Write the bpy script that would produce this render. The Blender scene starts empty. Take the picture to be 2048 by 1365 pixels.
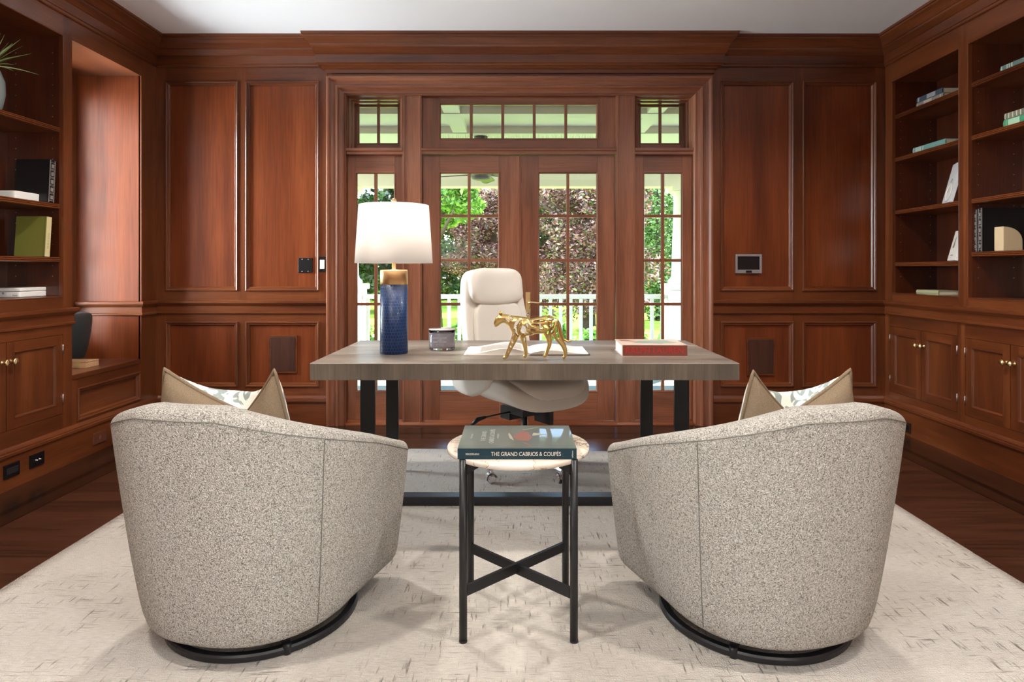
import bpy, bmesh, math, random
from mathutils import Vector, Matrix, noise
random.seed(7)
S = bpy.context.scene
COL = S.collection
PI = math.pi
F, CX, CY, H = 1273.0, 1030.0, 540.0, 1.17        # focal length in pixels, horizon point, eye height

# ------------------------------------------------------------------ camera, sky, light, exposure
cam_d = bpy.data.cameras.new('camera')
cam = bpy.data.objects.new('camera', cam_d); COL.objects.link(cam)
cam.location = (0, 0, H); cam.rotation_euler = (PI/2, 0, 0)
cam_d.sensor_width = 36.0; cam_d.lens = F/2048*36.0
cam_d.shift_x = (1024-CX)/2048.0; cam_d.shift_y = -(682.5-CY)/2048.0
cam_d.clip_start = 0.05; cam_d.clip_end = 400
S.camera = cam
S.view_settings.view_transform = 'Standard'
S.view_settings.look = 'None'
S.view_settings.gamma = 1.0
S.view_settings.use_curve_mapping = False
S.view_settings.exposure = 0.36

world = bpy.data.worlds.new('sky'); S.world = world; world.use_nodes = True
wn = world.node_tree; wn.nodes.clear()
wo = wn.nodes.new('ShaderNodeOutputWorld'); wb = wn.nodes.new('ShaderNodeBackground')
ws = wn.nodes.new('ShaderNodeTexSky'); ws.sky_type = 'NISHITA'; ws.sun_disc = False
ws.sun_elevation = math.radians(50); ws.sun_rotation = math.radians(200)
wb.inputs['Strength'].default_value = 2.0
wn.links.new(ws.outputs[0], wb.inputs[0]); wn.links.new(wb.outputs[0], wo.inputs[0])

def light(name, kind, loc, rot, power, color=(1,1,1), size=None, sy=None, **kw):
    d = bpy.data.lights.new(name, kind); d.energy = power; d.color = color
    if kind == 'AREA':
        d.size = size
        if sy: d.shape = 'RECTANGLE'; d.size_y = sy
    for k, v in kw.items(): setattr(d, k, v)
    o = bpy.data.objects.new(name, d); COL.objects.link(o); o.location = loc; o.rotation_euler = rot
    return o
sun = light('sun', 'SUN', (0, 0, 20), Vector((-.35, -.5, -.78)).to_track_quat('-Z', 'Y').to_euler(), 24.0, (1.0, .95, .86), angle=.01)
# fill from added windows behind the camera; daylight through the window over the seat
light('added_window_fill', 'AREA', (-2.83, -1.25, 1.55), (0, -PI/2, 0), 345, (1.0, .98, .96), 2.0, 1.9)
light('added_window_fill', 'AREA', (2.915, -1.25, 1.55), (0, PI/2, 0), 345, (1.0, .98, .96), 2.0, 1.9)
light('seat_window_daylight', 'AREA', (-3.52, 4.24, 1.6), (0, -PI/2, 0), 210, (.90, .95, 1.0), 1.7, .7)
DOWN = [(-1.3, 1.2), (1.4, 1.2), (-1.3, 3.3), (1.4, 3.3), (-1.3, -1.2), (1.4, -1.2)]
for x, y in DOWN:
    light('downlight_beam', 'SPOT', (x, y, 2.885), (0, 0, 0), 125, (1.0, .94, .87), spot_size=math.radians(140), spot_blend=.7, shadow_soft_size=.05)
light('lamp_bulb', 'POINT', (-.595, 3.13, 1.36), (0, 0, 0), 20, (1.0, .93, .84), shadow_soft_size=.05)

# ------------------------------------------------------------------ helpers
def at(px, py, Y): return Vector(((px-CX)*Y/F, Y, H-(py-CY)*Y/F))
def bx_(px, Y=4.79): return (px-CX)*Y/F
def bz_(py, Y=4.79): return H-(py-CY)*Y/F
def lin(h):
    if isinstance(h, str):
        h = h.lstrip('#'); c = [int(h[i:i+2], 16)/255 for i in (0, 2, 4)]
        return tuple(v/12.92 if v <= .04045 else ((v+.055)/1.055)**2.4 for v in c)
    return tuple(h)

def ident(a, b, h): return Vector((a, b, h))
def wmap(face, Y0=4.79, XL=-2.70, XR=2.785):
    if face == 'back': return lambda a, b, h: Vector((a, Y0-h, b))
    if face == 'left': return lambda a, b, h: Vector((XL+h, a, b))
    if face == 'right': return lambda a, b, h: Vector((XR-h, a, b))
BK, LF, RT = wmap('back'), wmap('left'), wmap('right')

class MB:
    def __init__(s): s.v = []; s.f = []; s.m = []; s.sm = []; s.M = None
    def V(s, p):
        p = Vector(p)
        if s.M is not None: p = s.M @ p
        s.v.append(p); return len(s.v)-1
    def F(s, idx, m=0, sm=False): s.f.append(tuple(idx)); s.m.append(m); s.sm.append(sm)
    def box(s, x0, x1, y0, y1, z0, z1, m=0):
        i = [s.V(p) for p in ((x0,y0,z0),(x1,y0,z0),(x1,y1,z0),(x0,y1,z0),(x0,y0,z1),(x1,y0,z1),(x1,y1,z1),(x0,y1,z1))]
        for q in ((3,2,1,0),(4,5,6,7),(0,1,5,4),(1,2,6,5),(2,3,7,6),(3,0,4,7)): s.F([i[k] for k in q], m)
    def mbox(s, mp, a0, a1, b0, b1, h0, h1, m=0):
        i = [s.V(mp(*p)) for p in ((a0,b0,h0),(a1,b0,h0),(a1,b1,h0),(a0,b1,h0),(a0,b0,h1),(a1,b0,h1),(a1,b1,h1),(a0,b1,h1))]
        for q in ((3,2,1,0),(4,5,6,7),(0,1,5,4),(1,2,6,5),(2,3,7,6),(3,0,4,7)): s.F([i[k] for k in q], m)
    def rings(s, rings, closed=True, m=0, sm=False, caps=True):
        n = len(rings[0]); ids = [[s.V(p) for p in r] for r in rings]
        for a, b in zip(ids, ids[1:]):
            for k in range(n if closed else n-1):
                s.F((a[k], a[(k+1) % n], b[(k+1) % n], b[k]), m, sm)
        if caps: s.F(list(reversed(ids[0])), m); s.F(ids[-1], m)
        return ids
    def extr(s, mp, a0, a1, poly, m=0):         # polygon of (b, h) pulled along a
        s.rings([[mp(a0, b, h) for b, h in poly], [mp(a1, b, h) for b, h in poly]], m=m)
    def vextr(s, mp, b0, b1, poly, m=0):        # polygon of (a, h) pulled along b
        s.rings([[mp(a, b0, h) for a, h in poly], [mp(a, b1, h) for a, h in poly]], m=m)
    def lathe(s, prof, c=(0,0,0), n=32, m=0, sm=True, M=None, caps=True):
        R = []
        for r, z in prof:
            ring = [Vector((r*math.cos(2*PI*k/n), r*math.sin(2*PI*k/n), z)) for k in range(n)]
            if M is not None: ring = [M @ p for p in ring]
            R.append([p+Vector(c) for p in ring])
        s.rings(R, m=m, sm=sm, caps=caps)
    def tube(s, pts, r, n=8, m=0, sm=True, caps=True):
        pts = [Vector(p) for p in pts]; rr = r if isinstance(r, (list, tuple)) else [r]*len(pts); R = []
        up = Vector((0, 0, 1)); last = None
        for i, p in enumerate(pts):
            t = (pts[min(i+1, len(pts)-1)]-pts[max(i-1, 0)]).normalized()
            if last is None:
                u = t.cross(up)
                if u.length < 1e-3: u = t.cross(Vector((1, 0, 0)))
            else: u = last-t*last.dot(t)
            u.normalize(); last = u; w = t.cross(u)
            R.append([p+(u*math.cos(2*PI*k/n)+w*math.sin(2*PI*k/n))*rr[i] for k in range(n)])
        s.rings(R, m=m, sm=sm, caps=caps)
    def loop_mould(s, mp, a0, a1, b0, b1, prof, m=0, mv=None):   # mitred moulding inside a rectangle; prof (u inward, h)
        ids = []
        for u, h in prof:
            ids.append([s.V(mp(a, b, h)) for a, b in ((a0+u, b0+u), (a1-u, b0+u), (a1-u, b1-u), (a0+u, b1-u))])
        for A, B in zip(ids, ids[1:]):
            for k in range(4):
                s.F((A[k], A[(k+1) % 4], B[(k+1) % 4], B[k]), (mv if (mv is not None and k in (1, 3)) else m))
    def plate(s, mp, a0, a1, b0, b1, holes, h0, h1, mh=0, mv=1):
        As = sorted({a0, a1} | {v for r in holes for v in r[:2]})
        for A, B in zip(As, As[1:]):
            if A < a0 or B > a1: continue
            hs = sorted([r for r in holes if r[0] <= A+1e-6 and r[1] >= B-1e-6], key=lambda r: r[2])
            if not hs: s.mbox(mp, A, B, b0, b1, h0, h1, mv); continue
            z = b0
            for r in hs:
                if r[2] > z: s.mbox(mp, A, B, z, r[2], h0, h1, mh)
                z = r[3]
            if b1 > z: s.mbox(mp, A, B, z, b1, h0, h1, mh)
    def pad(s, c, sx, sy, sz, p=5, n=10, m=0, fn=None):           # padded block: cube grid pulled to a p-norm
        c = Vector(c); key = {}
        def vid(u, v, w):
            k = (u, v, w)
            if k not in key:
                q = Vector((2*u/n-1, 2*v/n-1, 2*w/n-1))
                q = Vector([math.copysign(math.sin(abs(t)*PI/2)**.9, t) for t in q])
                L = (abs(q.x)**p+abs(q.y)**p+abs(q.z)**p)**(1/p)
                q = q/L; q = Vector((q.x*sx/2, q.y*sy/2, q.z*sz/2))
                if fn: q = fn(q)
                key[k] = s.V(c+q)
            return key[k]
        for a in range(n):
            for b in range(n):
                s.F((vid(a,b,0), vid(a,b+1,0), vid(a+1,b+1,0), vid(a+1,b,0)), m, True)
                s.F((vid(a,b,n), vid(a+1,b,n), vid(a+1,b+1,n), vid(a,b+1,n)), m, True)
                s.F((vid(a,0,b), vid(a+1,0,b), vid(a+1,0,b+1), vid(a,0,b+1)), m, True)
                s.F((vid(a,n,b), vid(a,n,b+1), vid(a+1,n,b+1), vid(a+1,n,b)), m, True)
                s.F((vid(0,a,b), vid(0,a,b+1), vid(0,a+1,b+1), vid(0,a+1,b)), m, True)
                s.F((vid(n,a,b), vid(n,a+1,b), vid(n,a+1,b+1), vid(n,a,b+1)), m, True)
    def build(s, name, mats, parent=None, origin=None, bevel=0, recalc=True):
        if not isinstance(mats, (list, tuple)): mats = [mats]
        o0 = wloc(parent) if parent is not None else Vector((0, 0, 0))
        loc = Vector((0, 0, 0))
        if origin == 'base':
            xs = [p.x for p in s.v]; ys = [p.y for p in s.v]; zs = [p.z for p in s.v]
            loc = Vector(((min(xs)+max(xs))/2, (min(ys)+max(ys))/2, min(zs)))-o0
        elif origin is not None: loc = Vector(origin)-o0
        me = bpy.data.meshes.new(name)
        me.from_pydata([tuple(p-o0-loc) for p in s.v], [], s.f)
        for mt in mats: me.materials.append(mt)
        me.polygons.foreach_set('material_index', s.m); me.polygons.foreach_set('use_smooth', s.sm)
        if recalc:
            bm = bmesh.new(); bm.from_mesh(me); bmesh.ops.recalc_face_normals(bm, faces=bm.faces); bm.to_mesh(me); bm.free()
        me.update()
        o = bpy.data.objects.new(name, me); COL.objects.link(o); o.location = loc
        if parent is not None: o.parent = parent
        if bevel:
            b = o.modifiers.new('edge', 'BEVEL'); b.width = bevel; b.segments = 2; b.limit_method = 'ANGLE'; b.angle_limit = math.radians(40)
        return o
def wloc(o):
    v = Vector((0, 0, 0))
    while o is not None: v = v+o.location; o = o.parent
    return v
def tag(o, label=None, cat=None, group=None, kind=None):
    if label: o['label'] = label
    if cat: o['category'] = cat
    if group: o['group'] = group
    if kind: o['kind'] = kind
    return o
def thing(name, label, cat, loc, group=None):
    o = bpy.data.objects.new(name, None); COL.objects.link(o); o.location = loc; o.empty_display_size = .05
    return tag(o, label, cat, group)
def struct(o): o['kind'] = 'structure'; return o

# ------------------------------------------------------------------ materials
def nodes(name):
    m = bpy.data.materials.new(name); m.use_nodes = True; t = m.node_tree
    return m, t, t.nodes['Principled BSDF'], t.nodes, t.links
def setin(b, **kw):
    for k, v in kw.items():
        k = {'spec': 'Specular IOR Level', 'rough': 'Roughness', 'metal': 'Metallic', 'coat': 'Coat Weight', 'coatr': 'Coat Roughness',
             'trans': 'Transmission Weight', 'sheen': 'Sheen Weight', 'emis': 'Emission Strength'}.get(k, k)
        b.inputs[k].default_value = v
def plain(name, col, rough=.5, metal=0, bump=0, bscale=200, **kw):
    m, t, b, N, L = nodes(name); c = lin(col)
    b.inputs['Base Color'].default_value = (*c, 1); setin(b, rough=rough, metal=metal, **kw)
    tc = N.new('ShaderNodeTexCoord'); nz = N.new('ShaderNodeTexNoise'); nz.inputs['Scale'].default_value = bscale if bump else 9
    nz.inputs['Detail'].default_value = 3
    L.new(tc.outputs['Object'], nz.inputs['Vector'])
    if bump:
        bp = N.new('ShaderNodeBump'); bp.inputs['Strength'].default_value = bump; bp.inputs['Distance'].default_value = .002
        L.new(nz.outputs[0], bp.inputs['Height']); L.new(bp.outputs[0], b.inputs['Normal'])
    mr = N.new('ShaderNodeMapRange'); mr.inputs[3].default_value = max(0, rough-.05); mr.inputs[4].default_value = min(1, rough+.05)
    L.new(nz.outputs[0], mr.inputs[0]); L.new(mr.outputs[0], b.inputs['Roughness'])
    return m
def ramp(N, stops):
    r = N.new('ShaderNodeValToRGB'); e = r.color_ramp.elements
    while len(e) < len(stops): e.new(.5)
    for el, (p, c) in zip(e, stops): el.position = p; el.color = (*lin(c), 1)
    return r
def mapping(N, L, scale, out='Object'):
    tc = N.new('ShaderNodeTexCoord'); mp = N.new('ShaderNodeMapping'); mp.inputs['Scale'].default_value = scale
    L.new(tc.outputs[out], mp.inputs[0]); return mp
def wood(name, axis, dark, mid, light_, rough=.3, grain=1.0, bump=.08, coat=.25):
    m, t, b, N, L = nodes(name)
    sc = lambda lo, hi: tuple(lo if k == axis else hi for k in range(3))
    m1 = mapping(N, L, sc(.55*grain, 5.0*grain)); n1 = N.new('ShaderNodeTexNoise'); n1.inputs['Scale'].default_value = 1.3; n1.inputs['Detail'].default_value = 5; n1.inputs['Distortion'].default_value = .6
    m2 = mapping(N, L, sc(5*grain, 130*grain)); n2 = N.new('ShaderNodeTexNoise'); n2.inputs['Scale'].default_value = 1.0; n2.inputs['Detail'].default_value = 4
    L.new(m1.outputs[0], n1.inputs[0]); L.new(m2.outputs[0], n2.inputs[0])
    r1 = ramp(N, [(.22, dark), (.52, mid), (.8, light_)]); L.new(n1.outputs[0], r1.inputs[0])
    r2 = ramp(N, [(.3, (.62, .62, .62)), (.6, (1, 1, 1))]); L.new(n2.outputs[0], r2.inputs[0])
    mx = N.new('ShaderNodeMix'); mx.data_type = 'RGBA'; mx.blend_type = 'MULTIPLY'; mx.inputs[0].default_value = .75
    L.new(r1.outputs[0], mx.inputs[6]); L.new(r2.outputs[0], mx.inputs[7]); L.new(mx.outputs[2], b.inputs['Base Color'])
    bp = N.new('ShaderNodeBump'); bp.inputs['Strength'].default_value = bump; bp.inputs['Distance'].default_value = .001
    L.new(n2.outputs[0], bp.inputs['Height']); L.new(bp.outputs[0], b.inputs['Normal'])
    setin(b, rough=rough, coat=coat, coatr=.18)
    return m
MAH = ('#441e0e', '#683519', '#7e4625')
WV = wood('mahogany_vertical', 2, *MAH); WX = wood('mahogany_across', 0, *MAH); WY = wood('mahogany_along', 1, *MAH)
DOORW = ('#5c3421', '#87523a', '#9b6245')
WDV = wood('door_wood_vertical', 2, *DOORW); WDX = wood('door_wood_across', 0, *DOORW)
WP = wood('mahogany_panel', 2, '#4a1e0b', '#723517', '#8a4824', grain=.8)
WI = wood('mahogany_inside_shaded', 2, '#331207', '#4c210f', '#612e17', grain=.8)  # darker copy of the mahogany: shade inside the bookcases put into the colour
FLX = wood('walnut_across', 0, '#180d08', '#2e1a10', '#45291a', rough=.27, coat=.35)
FLY = wood('walnut_along', 1, '#180d08', '#2e1a10', '#45291a', rough=.27, coat=.35)
FLB = plain('ebony_inlay', '#120a07', .25)
DESKF = wood('grey_sawn_oak_edge', 2, '#453c31', '#655a4d', '#85796a', rough=.6, bump=.4, coat=0, grain=1.3)
DESK = wood('grey_stained_oak', 0, '#5b5148', '#7b7066', '#93887c', rough=.42, bump=.3, coat=.15)
BLACK = plain('black_powder_coat', '#17171a', .38)
BLKWOOD = plain('black_painted_metal', '#14161a', .42)
CHROME = plain('chrome', '#ececee', .24, 1)
BRASS = plain('polished_brass', '#f2d8a0', .28, 1)
GOLD = plain('gold_metal', '#e9cc86', .3, 1)
ANTQ = plain('brushed_brass', '#dcb582', .38, 1)
SILVER = plain('satin_nickel', '#b9b6b2', .3, 1)
LEATHER = plain('ivory_leather', '#e3ddd3', .42, 0, .12, 160)
PLBLK = plain('black_plastic', '#101012', .35)
PAPER = plain('white_paper', '#e9e4dc', .75)
PAGES = plain('cream_page_block', '#d9cdb4', .85, 0, .5, 300)
WHITE = plain('white_gloss_board', '#e6e2dd', .4)
CEIL = plain('ceiling_paint', '#f1f3f6', .9)
EXTW = plain('white_exterior_paint', '#e9e6df', .6)
WALLP = plain('plain_wall_paint', '#cfc4b8', .8)

def floor_planks():
    m, t, b, N, L = nodes('walnut_plank_floor')
    mp = mapping(N, L, (1, 1, 1)); br = N.new('ShaderNodeTexBrick')
    br.inputs['Scale'].default_value = 1.0; br.inputs['Brick Width'].default_value = 1.35; br.inputs['Row Height'].default_value = .07
    br.inputs['Mortar Size'].default_value = .0009; br.inputs['Mortar Smooth'].default_value = .1; br.offset = .37
    br.inputs['Color1'].default_value = (.2, .2, .2, 1); br.inputs['Color2'].default_value = (1, 1, 1, 1); br.inputs['Mortar'].default_value = (0, 0, 0, 1)
    L.new(mp.outputs[0], br.inputs[0])
    m2 = mapping(N, L, (2.5, 60, 1)); n2 = N.new('ShaderNodeTexNoise'); n2.inputs['Scale'].default_value = 1; n2.inputs['Detail'].default_value = 6; n2.inputs['Distortion'].default_value = .4
    L.new(m2.outputs[0], n2.inputs[0])
    add = N.new('ShaderNodeMath'); add.operation = 'MULTIPLY_ADD'; add.inputs[1].default_value = .22; L.new(br.outputs[0], add.inputs[0]); L.new(n2.outputs[0], add.inputs[2])
    r = ramp(N, [(.3, '#150b06'), (.55, '#2f1a10'), (.8, '#47291a')]); L.new(add.outputs[0], r.inputs[0])
    mx = N.new('ShaderNodeMix'); mx.data_type = 'RGBA'; L.new(br.outputs['Fac'], mx.inputs[0]); L.new(r.outputs[0], mx.inputs[6]); mx.inputs[7].default_value = (.006, .003, .002, 1)
    L.new(mx.outputs[2], b.inputs['Base Color'])
    bp = N.new('ShaderNodeBump'); bp.inputs['Strength'].default_value = .12; bp.inputs['Distance'].default_value = .002
    L.new(add.outputs[0], bp.inputs['Height']); L.new(bp.outputs[0], b.inputs['Normal']); setin(b, rough=.3, coat=.3, coatr=.15)
    return m
PLANK = floor_planks()

def rug_mat():
    m, t, b, N, L = nodes('cream_wool_rug')
    def streak(scale, lo, hi, det=3):
        mp = mapping(N, L, scale); n = N.new('ShaderNodeTexNoise'); n.inputs['Scale'].default_value = 1; n.inputs['Detail'].default_value = det
        L.new(mp.outputs[0], n.inputs[0]); r = ramp(N, [(lo, (0, 0, 0)), (hi, (1, 1, 1))]); L.new(n.outputs[0], r.inputs[0]); return r
    a = streak((95, 11, 1), .60, .72); c = streak((9, 120, 1), .60, .75); g = streak((2.2, 2.2, 1), .36, .56)
    mxm = N.new('ShaderNodeMath'); mxm.operation = 'MAXIMUM'; L.new(a.outputs[0], mxm.inputs[0]); L.new(c.outputs[0], mxm.inputs[1])
    mu = N.new('ShaderNodeMath'); mu.operation = 'MULTIPLY'; L.new(mxm.outputs[0], mu.inputs[0]); L.new(g.outputs[0], mu.inputs[1])
    fine = streak((30, 330, 1), .35, .7); fr = N.new('ShaderNodeMix'); fr.data_type = 'RGBA'
    fr.inputs[6].default_value = (*lin('#c6beb4'), 1); fr.inputs[7].default_value = (*lin('#dad3ca'), 1); L.new(fine.outputs[0], fr.inputs[0])
    mx = N.new('ShaderNodeMix'); mx.data_type = 'RGBA'; L.new(mu.outputs[0], mx.inputs[0]); L.new(fr.outputs[2], mx.inputs[6]); mx.inputs[7].default_value = (*lin('#857d73'), 1)
    L.new(mx.outputs[2], b.inputs['Base Color'])
    bn = N.new('ShaderNodeTexNoise'); bn.inputs['Scale'].default_value = 260; tc = N.new('ShaderNodeTexCoord'); L.new(tc.outputs['Object'], bn.inputs[0])
    sb = N.new('ShaderNodeMath'); sb.operation = 'SUBTRACT'; L.new(bn.outputs[0], sb.inputs[0]); L.new(mu.outputs[0], sb.inputs[1])
    bp = N.new('ShaderNodeBump'); bp.inputs['Strength'].default_value = .7; bp.inputs['Distance'].default_value = .02
    L.new(sb.outputs[0], bp.inputs['Height']); L.new(bp.outputs[0], b.inputs['Normal']); setin(b, rough=.95, spec=.1)
    return m
RUG = rug_mat()

def boucle(name):
    m, t, b, N, L = nodes(name)
    tc = N.new('ShaderNodeTexCoord'); nz = N.new('ShaderNodeTexNoise'); nz.inputs['Scale'].default_value = 55; nz.inputs['Detail'].default_value = 2
    L.new(tc.outputs['Object'], nz.inputs[0])
    ad = N.new('ShaderNodeMix'); ad.data_type = 'RGBA'; ad.blend_type = 'ADD'; ad.inputs[0].default_value = .025
    L.new(tc.outputs['Object'], ad.inputs[6]); L.new(nz.outputs[1], ad.inputs[7])
    vo = N.new('ShaderNodeTexVoronoi'); vo.inputs['Scale'].default_value = 260; L.new(ad.outputs[2], vo.inputs[0])
    n2 = N.new('ShaderNodeTexNoise'); n2.inputs['Scale'].default_value = 320; n2.inputs['Detail'].default_value = 2; L.new(tc.outputs['Object'], n2.inputs[0])
    r = ramp(N, [(.12, '#dcd8d0'), (.42, '#b7b1a8'), (.8, '#746e67')])
    s = N.new('ShaderNodeMath'); s.operation = 'MULTIPLY_ADD'; s.inputs[1].default_value = .75; L.new(vo.outputs['Distance'], s.inputs[0])
    s2 = N.new('ShaderNodeMath'); s2.operation = 'MULTIPLY_ADD'; s2.inputs[1].default_value = .9; s2.inputs[2].default_value = -.37; L.new(n2.outputs[0], s2.inputs[0]); L.new(s2.outputs[0], s.inputs[2])
    L.new(s.outputs[0], r.inputs[0]); L.new(r.outputs[0], b.inputs['Base Color'])
    bp = N.new('ShaderNodeBump'); bp.inputs['Strength'].default_value = .9; bp.inputs['Distance'].default_value = .006; bp.invert = True
    L.new(s.outputs[0], bp.inputs['Height']); L.new(bp.outputs[0], b.inputs['Normal']); setin(b, rough=.95, spec=.15)
    return m
BOUCLE = boucle('grey_boucle')

def weave(name, c1, c2, scale=420, stroke=None):
    m, t, b, N, L = nodes(name)
    mp = mapping(N, L, (1, 1, 1)); n1 = N.new('ShaderNodeTexNoise'); n1.inputs['Scale'].default_value = scale; n1.inputs['Detail'].default_value = 2; L.new(mp.outputs[0], n1.inputs[0])
    r = ramp(N, [(.3, c1), (.7, c2)]); L.new(n1.outputs[0], r.inputs[0]); out = r.outputs[0]
    if stroke:
        m2 = mapping(N, L, (34, 34, 7)); n2 = N.new('ShaderNodeTexNoise'); n2.inputs['Scale'].default_value = 1; n2.inputs['Detail'].default_value = 1; n2.inputs['Distortion'].default_value = 1.0
        L.new(m2.outputs[0], n2.inputs[0]); r2 = ramp(N, [(.49, (0, 0, 0)), (.53, (1, 1, 1))]); L.new(n2.outputs[0], r2.inputs[0])
        mx = N.new('ShaderNodeMix'); mx.data_type = 'RGBA'; L.new(r2.outputs[0], mx.inputs[0]); L.new(out, mx.inputs[6]); mx.inputs[7].default_value = (*lin(stroke), 1); out = mx.outputs[2]
    L.new(out, b.inputs['Base Color'])
    bp = N.new('ShaderNodeBump'); bp.inputs['Strength'].default_value = .4; bp.inputs['Distance'].default_value = .001
    L.new(n1.outputs[0], bp.inputs['Height']); L.new(bp.outputs[0], b.inputs['Normal']); setin(b, rough=.9, spec=.15)
    return m
LINEN = weave('taupe_linen', '#6c5b49', '#86735d'); PATT = weave('brushstroke_linen', '#d9d5c9', '#e6e2d7', stroke='#8b9591')

def croc():
    m, t, b, N, L = nodes('blue_embossed_leather')
    tc = N.new('ShaderNodeTexCoord'); sp = N.new('ShaderNodeSeparateXYZ'); L.new(tc.outputs['Object'], sp.inputs[0])
    at2 = N.new('ShaderNodeMath'); at2.operation = 'ARCTAN2'; L.new(sp.outputs[1], at2.inputs[0]); L.new(sp.outputs[0], at2.inputs[1])
    mu = N.new('ShaderNodeMath'); mu.operation = 'MULTIPLY'; mu.inputs[1].default_value = .068; L.new(at2.outputs[0], mu.inputs[0])
    cb = N.new('ShaderNodeCombineXYZ'); L.new(mu.outputs[0], cb.inputs[0]); L.new(sp.outputs[2], cb.inputs[1])
    br = N.new('ShaderNodeTexBrick'); br.inputs['Scale'].default_value = 1; br.inputs['Brick Width'].default_value = .014; br.inputs['Row Height'].default_value = .0155
    br.inputs['Mortar Size'].default_value = .0009; br.inputs['Mortar Smooth'].default_value = .6
    br.inputs['Color1'].default_value = (*lin('#071c44'), 1); br.inputs['Color2'].default_value = (*lin('#0b2853'), 1); br.inputs['Mortar'].default_value = (*lin('#2b4870'), 1)
    L.new(cb.outputs[0], br.inputs[0]); L.new(br.outputs[0], b.inputs['Base Color'])
    bp = N.new('ShaderNodeBump'); bp.inputs['Strength'].default_value = .5; bp.inputs['Distance'].default_value = .002; bp.invert = True
    L.new(br.outputs['Fac'], bp.inputs['Height']); L.new(bp.outputs[0], b.inputs['Normal']); setin(b, rough=.38, coat=.1, spec=.35)
    return m
CROC = croc()
def marble():
    m, t, b, N, L = nodes('veined_marble')
    mp = mapping(N, L, (3, 3, 3)); n1 = N.new('ShaderNodeTexNoise'); n1.inputs['Scale'].default_value = 2.2; n1.inputs['Detail'].default_value = 8; n1.inputs['Distortion'].default_value = 1.4
    L.new(mp.outputs[0], n1.inputs[0]); r = ramp(N, [(.42, '#d3c9bc'), (.49, '#cbb9a4'), (.5, '#7d7063'), (.515, '#d8cdbf'), (.6, '#d8cec1')]); L.new(n1.outputs[0], r.inputs[0])
    L.new(r.outputs[0], b.inputs['Base Color']); setin(b, rough=.15); return m
MARBLE = marble()
def glass():
    m = bpy.data.materials.new('window_glass'); m.use_nodes = True; t = m.node_tree; N, L = t.nodes, t.links; N.clear()
    o = N.new('ShaderNodeOutputMaterial'); tr = N.new('ShaderNodeBsdfTransparent'); gl = N.new('ShaderNodeBsdfGlossy'); gl.inputs['Roughness'].default_value = .01
    tr.inputs[0].default_value = (.96, .975, .96, 1); fr = N.new('ShaderNodeFresnel'); fr.inputs[0].default_value = 1.45; mx = N.new('ShaderNodeMixShader')
    L.new(fr.outputs[0], mx.inputs[0]); L.new(tr.outputs[0], mx.inputs[1]); L.new(gl.outputs[0], mx.inputs[2]); L.new(mx.outputs[0], o.inputs[0]); return m
GLASS = glass()
def shade_mat():
    m = bpy.data.materials.new('white_lamp_shade'); m.use_nodes = True; t = m.node_tree; N, L = t.nodes, t.links; N.clear()
    o = N.new('ShaderNodeOutputMaterial'); d = N.new('ShaderNodeBsdfDiffuse'); tl = N.new('ShaderNodeBsdfTranslucent'); mx = N.new('ShaderNodeMixShader'); mx.inputs[0].default_value = .5
    for q in (d, tl): q.inputs[0].default_value = (.93, .91, .89, 1)
    L.new(d.outputs[0], mx.inputs[1]); L.new(tl.outputs[0], mx.inputs[2]); L.new(mx.outputs[0], o.inputs[0]); return m
SHADE = shade_mat()
def emit(name, col, st):
    m, t, b, N, L = nodes(name); b.inputs['Base Color'].default_value = (.8, .8, .8, 1); b.inputs['Emission Color'].default_value = (*lin(col), 1); setin(b, emis=st); return m

# ------------------------------------------------------------------ text
def text(body, size, mat, parent, origin, xdir, ydir, name='lettering', bold=0, sx=1.0, align='CENTER'):
    cu = bpy.data.curves.new(name, 'FONT'); cu.body = body; cu.size = size; cu.align_x = align; cu.align_y = 'CENTER'; cu.extrude = .0002; cu.offset = bold
    tmp = bpy.data.objects.new('tmp', cu); COL.objects.link(tmp)
    dg = bpy.context.evaluated_depsgraph_get(); me = bpy.data.meshes.new_from_object(tmp.evaluated_get(dg))
    bpy.data.objects.remove(tmp)
    x = Vector(xdir).normalized(); y = Vector(ydir).normalized(); z = x.cross(y); o3 = Vector(origin)-wloc(parent)
    for v in me.vertices: c = v.co.copy(); v.co = o3+x*c.x*sx+y*c.y+z*c.z
    me.materials.clear(); me.materials.append(mat); me.name = name
    o = bpy.data.objects.new(name, me); COL.objects.link(o); o.parent = parent
    return o

# ================================================================== ROOM SHELL
XL, XR, YB, YF, ZC = -2.70, 2.785, 4.79, -2.6, 2.911
mb = MB()
x0, x1, x2, x3 = XL-.5, XL+.225, XL+.265, XL+.365
w0, w1, w2 = XR-.225, XR-.265, XR-.365
yb1, yb2, yb3 = YB-.225, YB-.265, YB-.365
def fq(a, b, c, d, m): mb.box(a, b, c, d, -.06, 0, m)
fq(XL-.5, XR+.5, yb1, YB+.25, 1)
for a, b, m in ((XL-.5, x1, 2), (x1, x2, 3), (w1, w0, 3), (w0, XR+.5, 2)): fq(a, b, YF, yb1, m)
fq(x2, w1, yb2, yb1, 3); fq(x2, w1, yb3, yb2, 1)
fq(x2, x3-.012, YF, yb3, 2); fq(x3-.012, x3, YF, yb3, 3); fq(w2+.012, w1, YF, yb3, 2); fq(w2, w2+.012, YF, yb3, 3)
fq(x3, w2, yb3-.012, yb3, 3); fq(x3, w2, YF, yb3-.012, 0)
struct(mb.build('floor', [PLANK, FLX, FLY, FLB]))
mb = MB(); mb.box(XL-.6, XR+.6, YF-.2, YB+.2, ZC, ZC+.25)
struct(mb.build('ceiling', [CEIL]))
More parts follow.
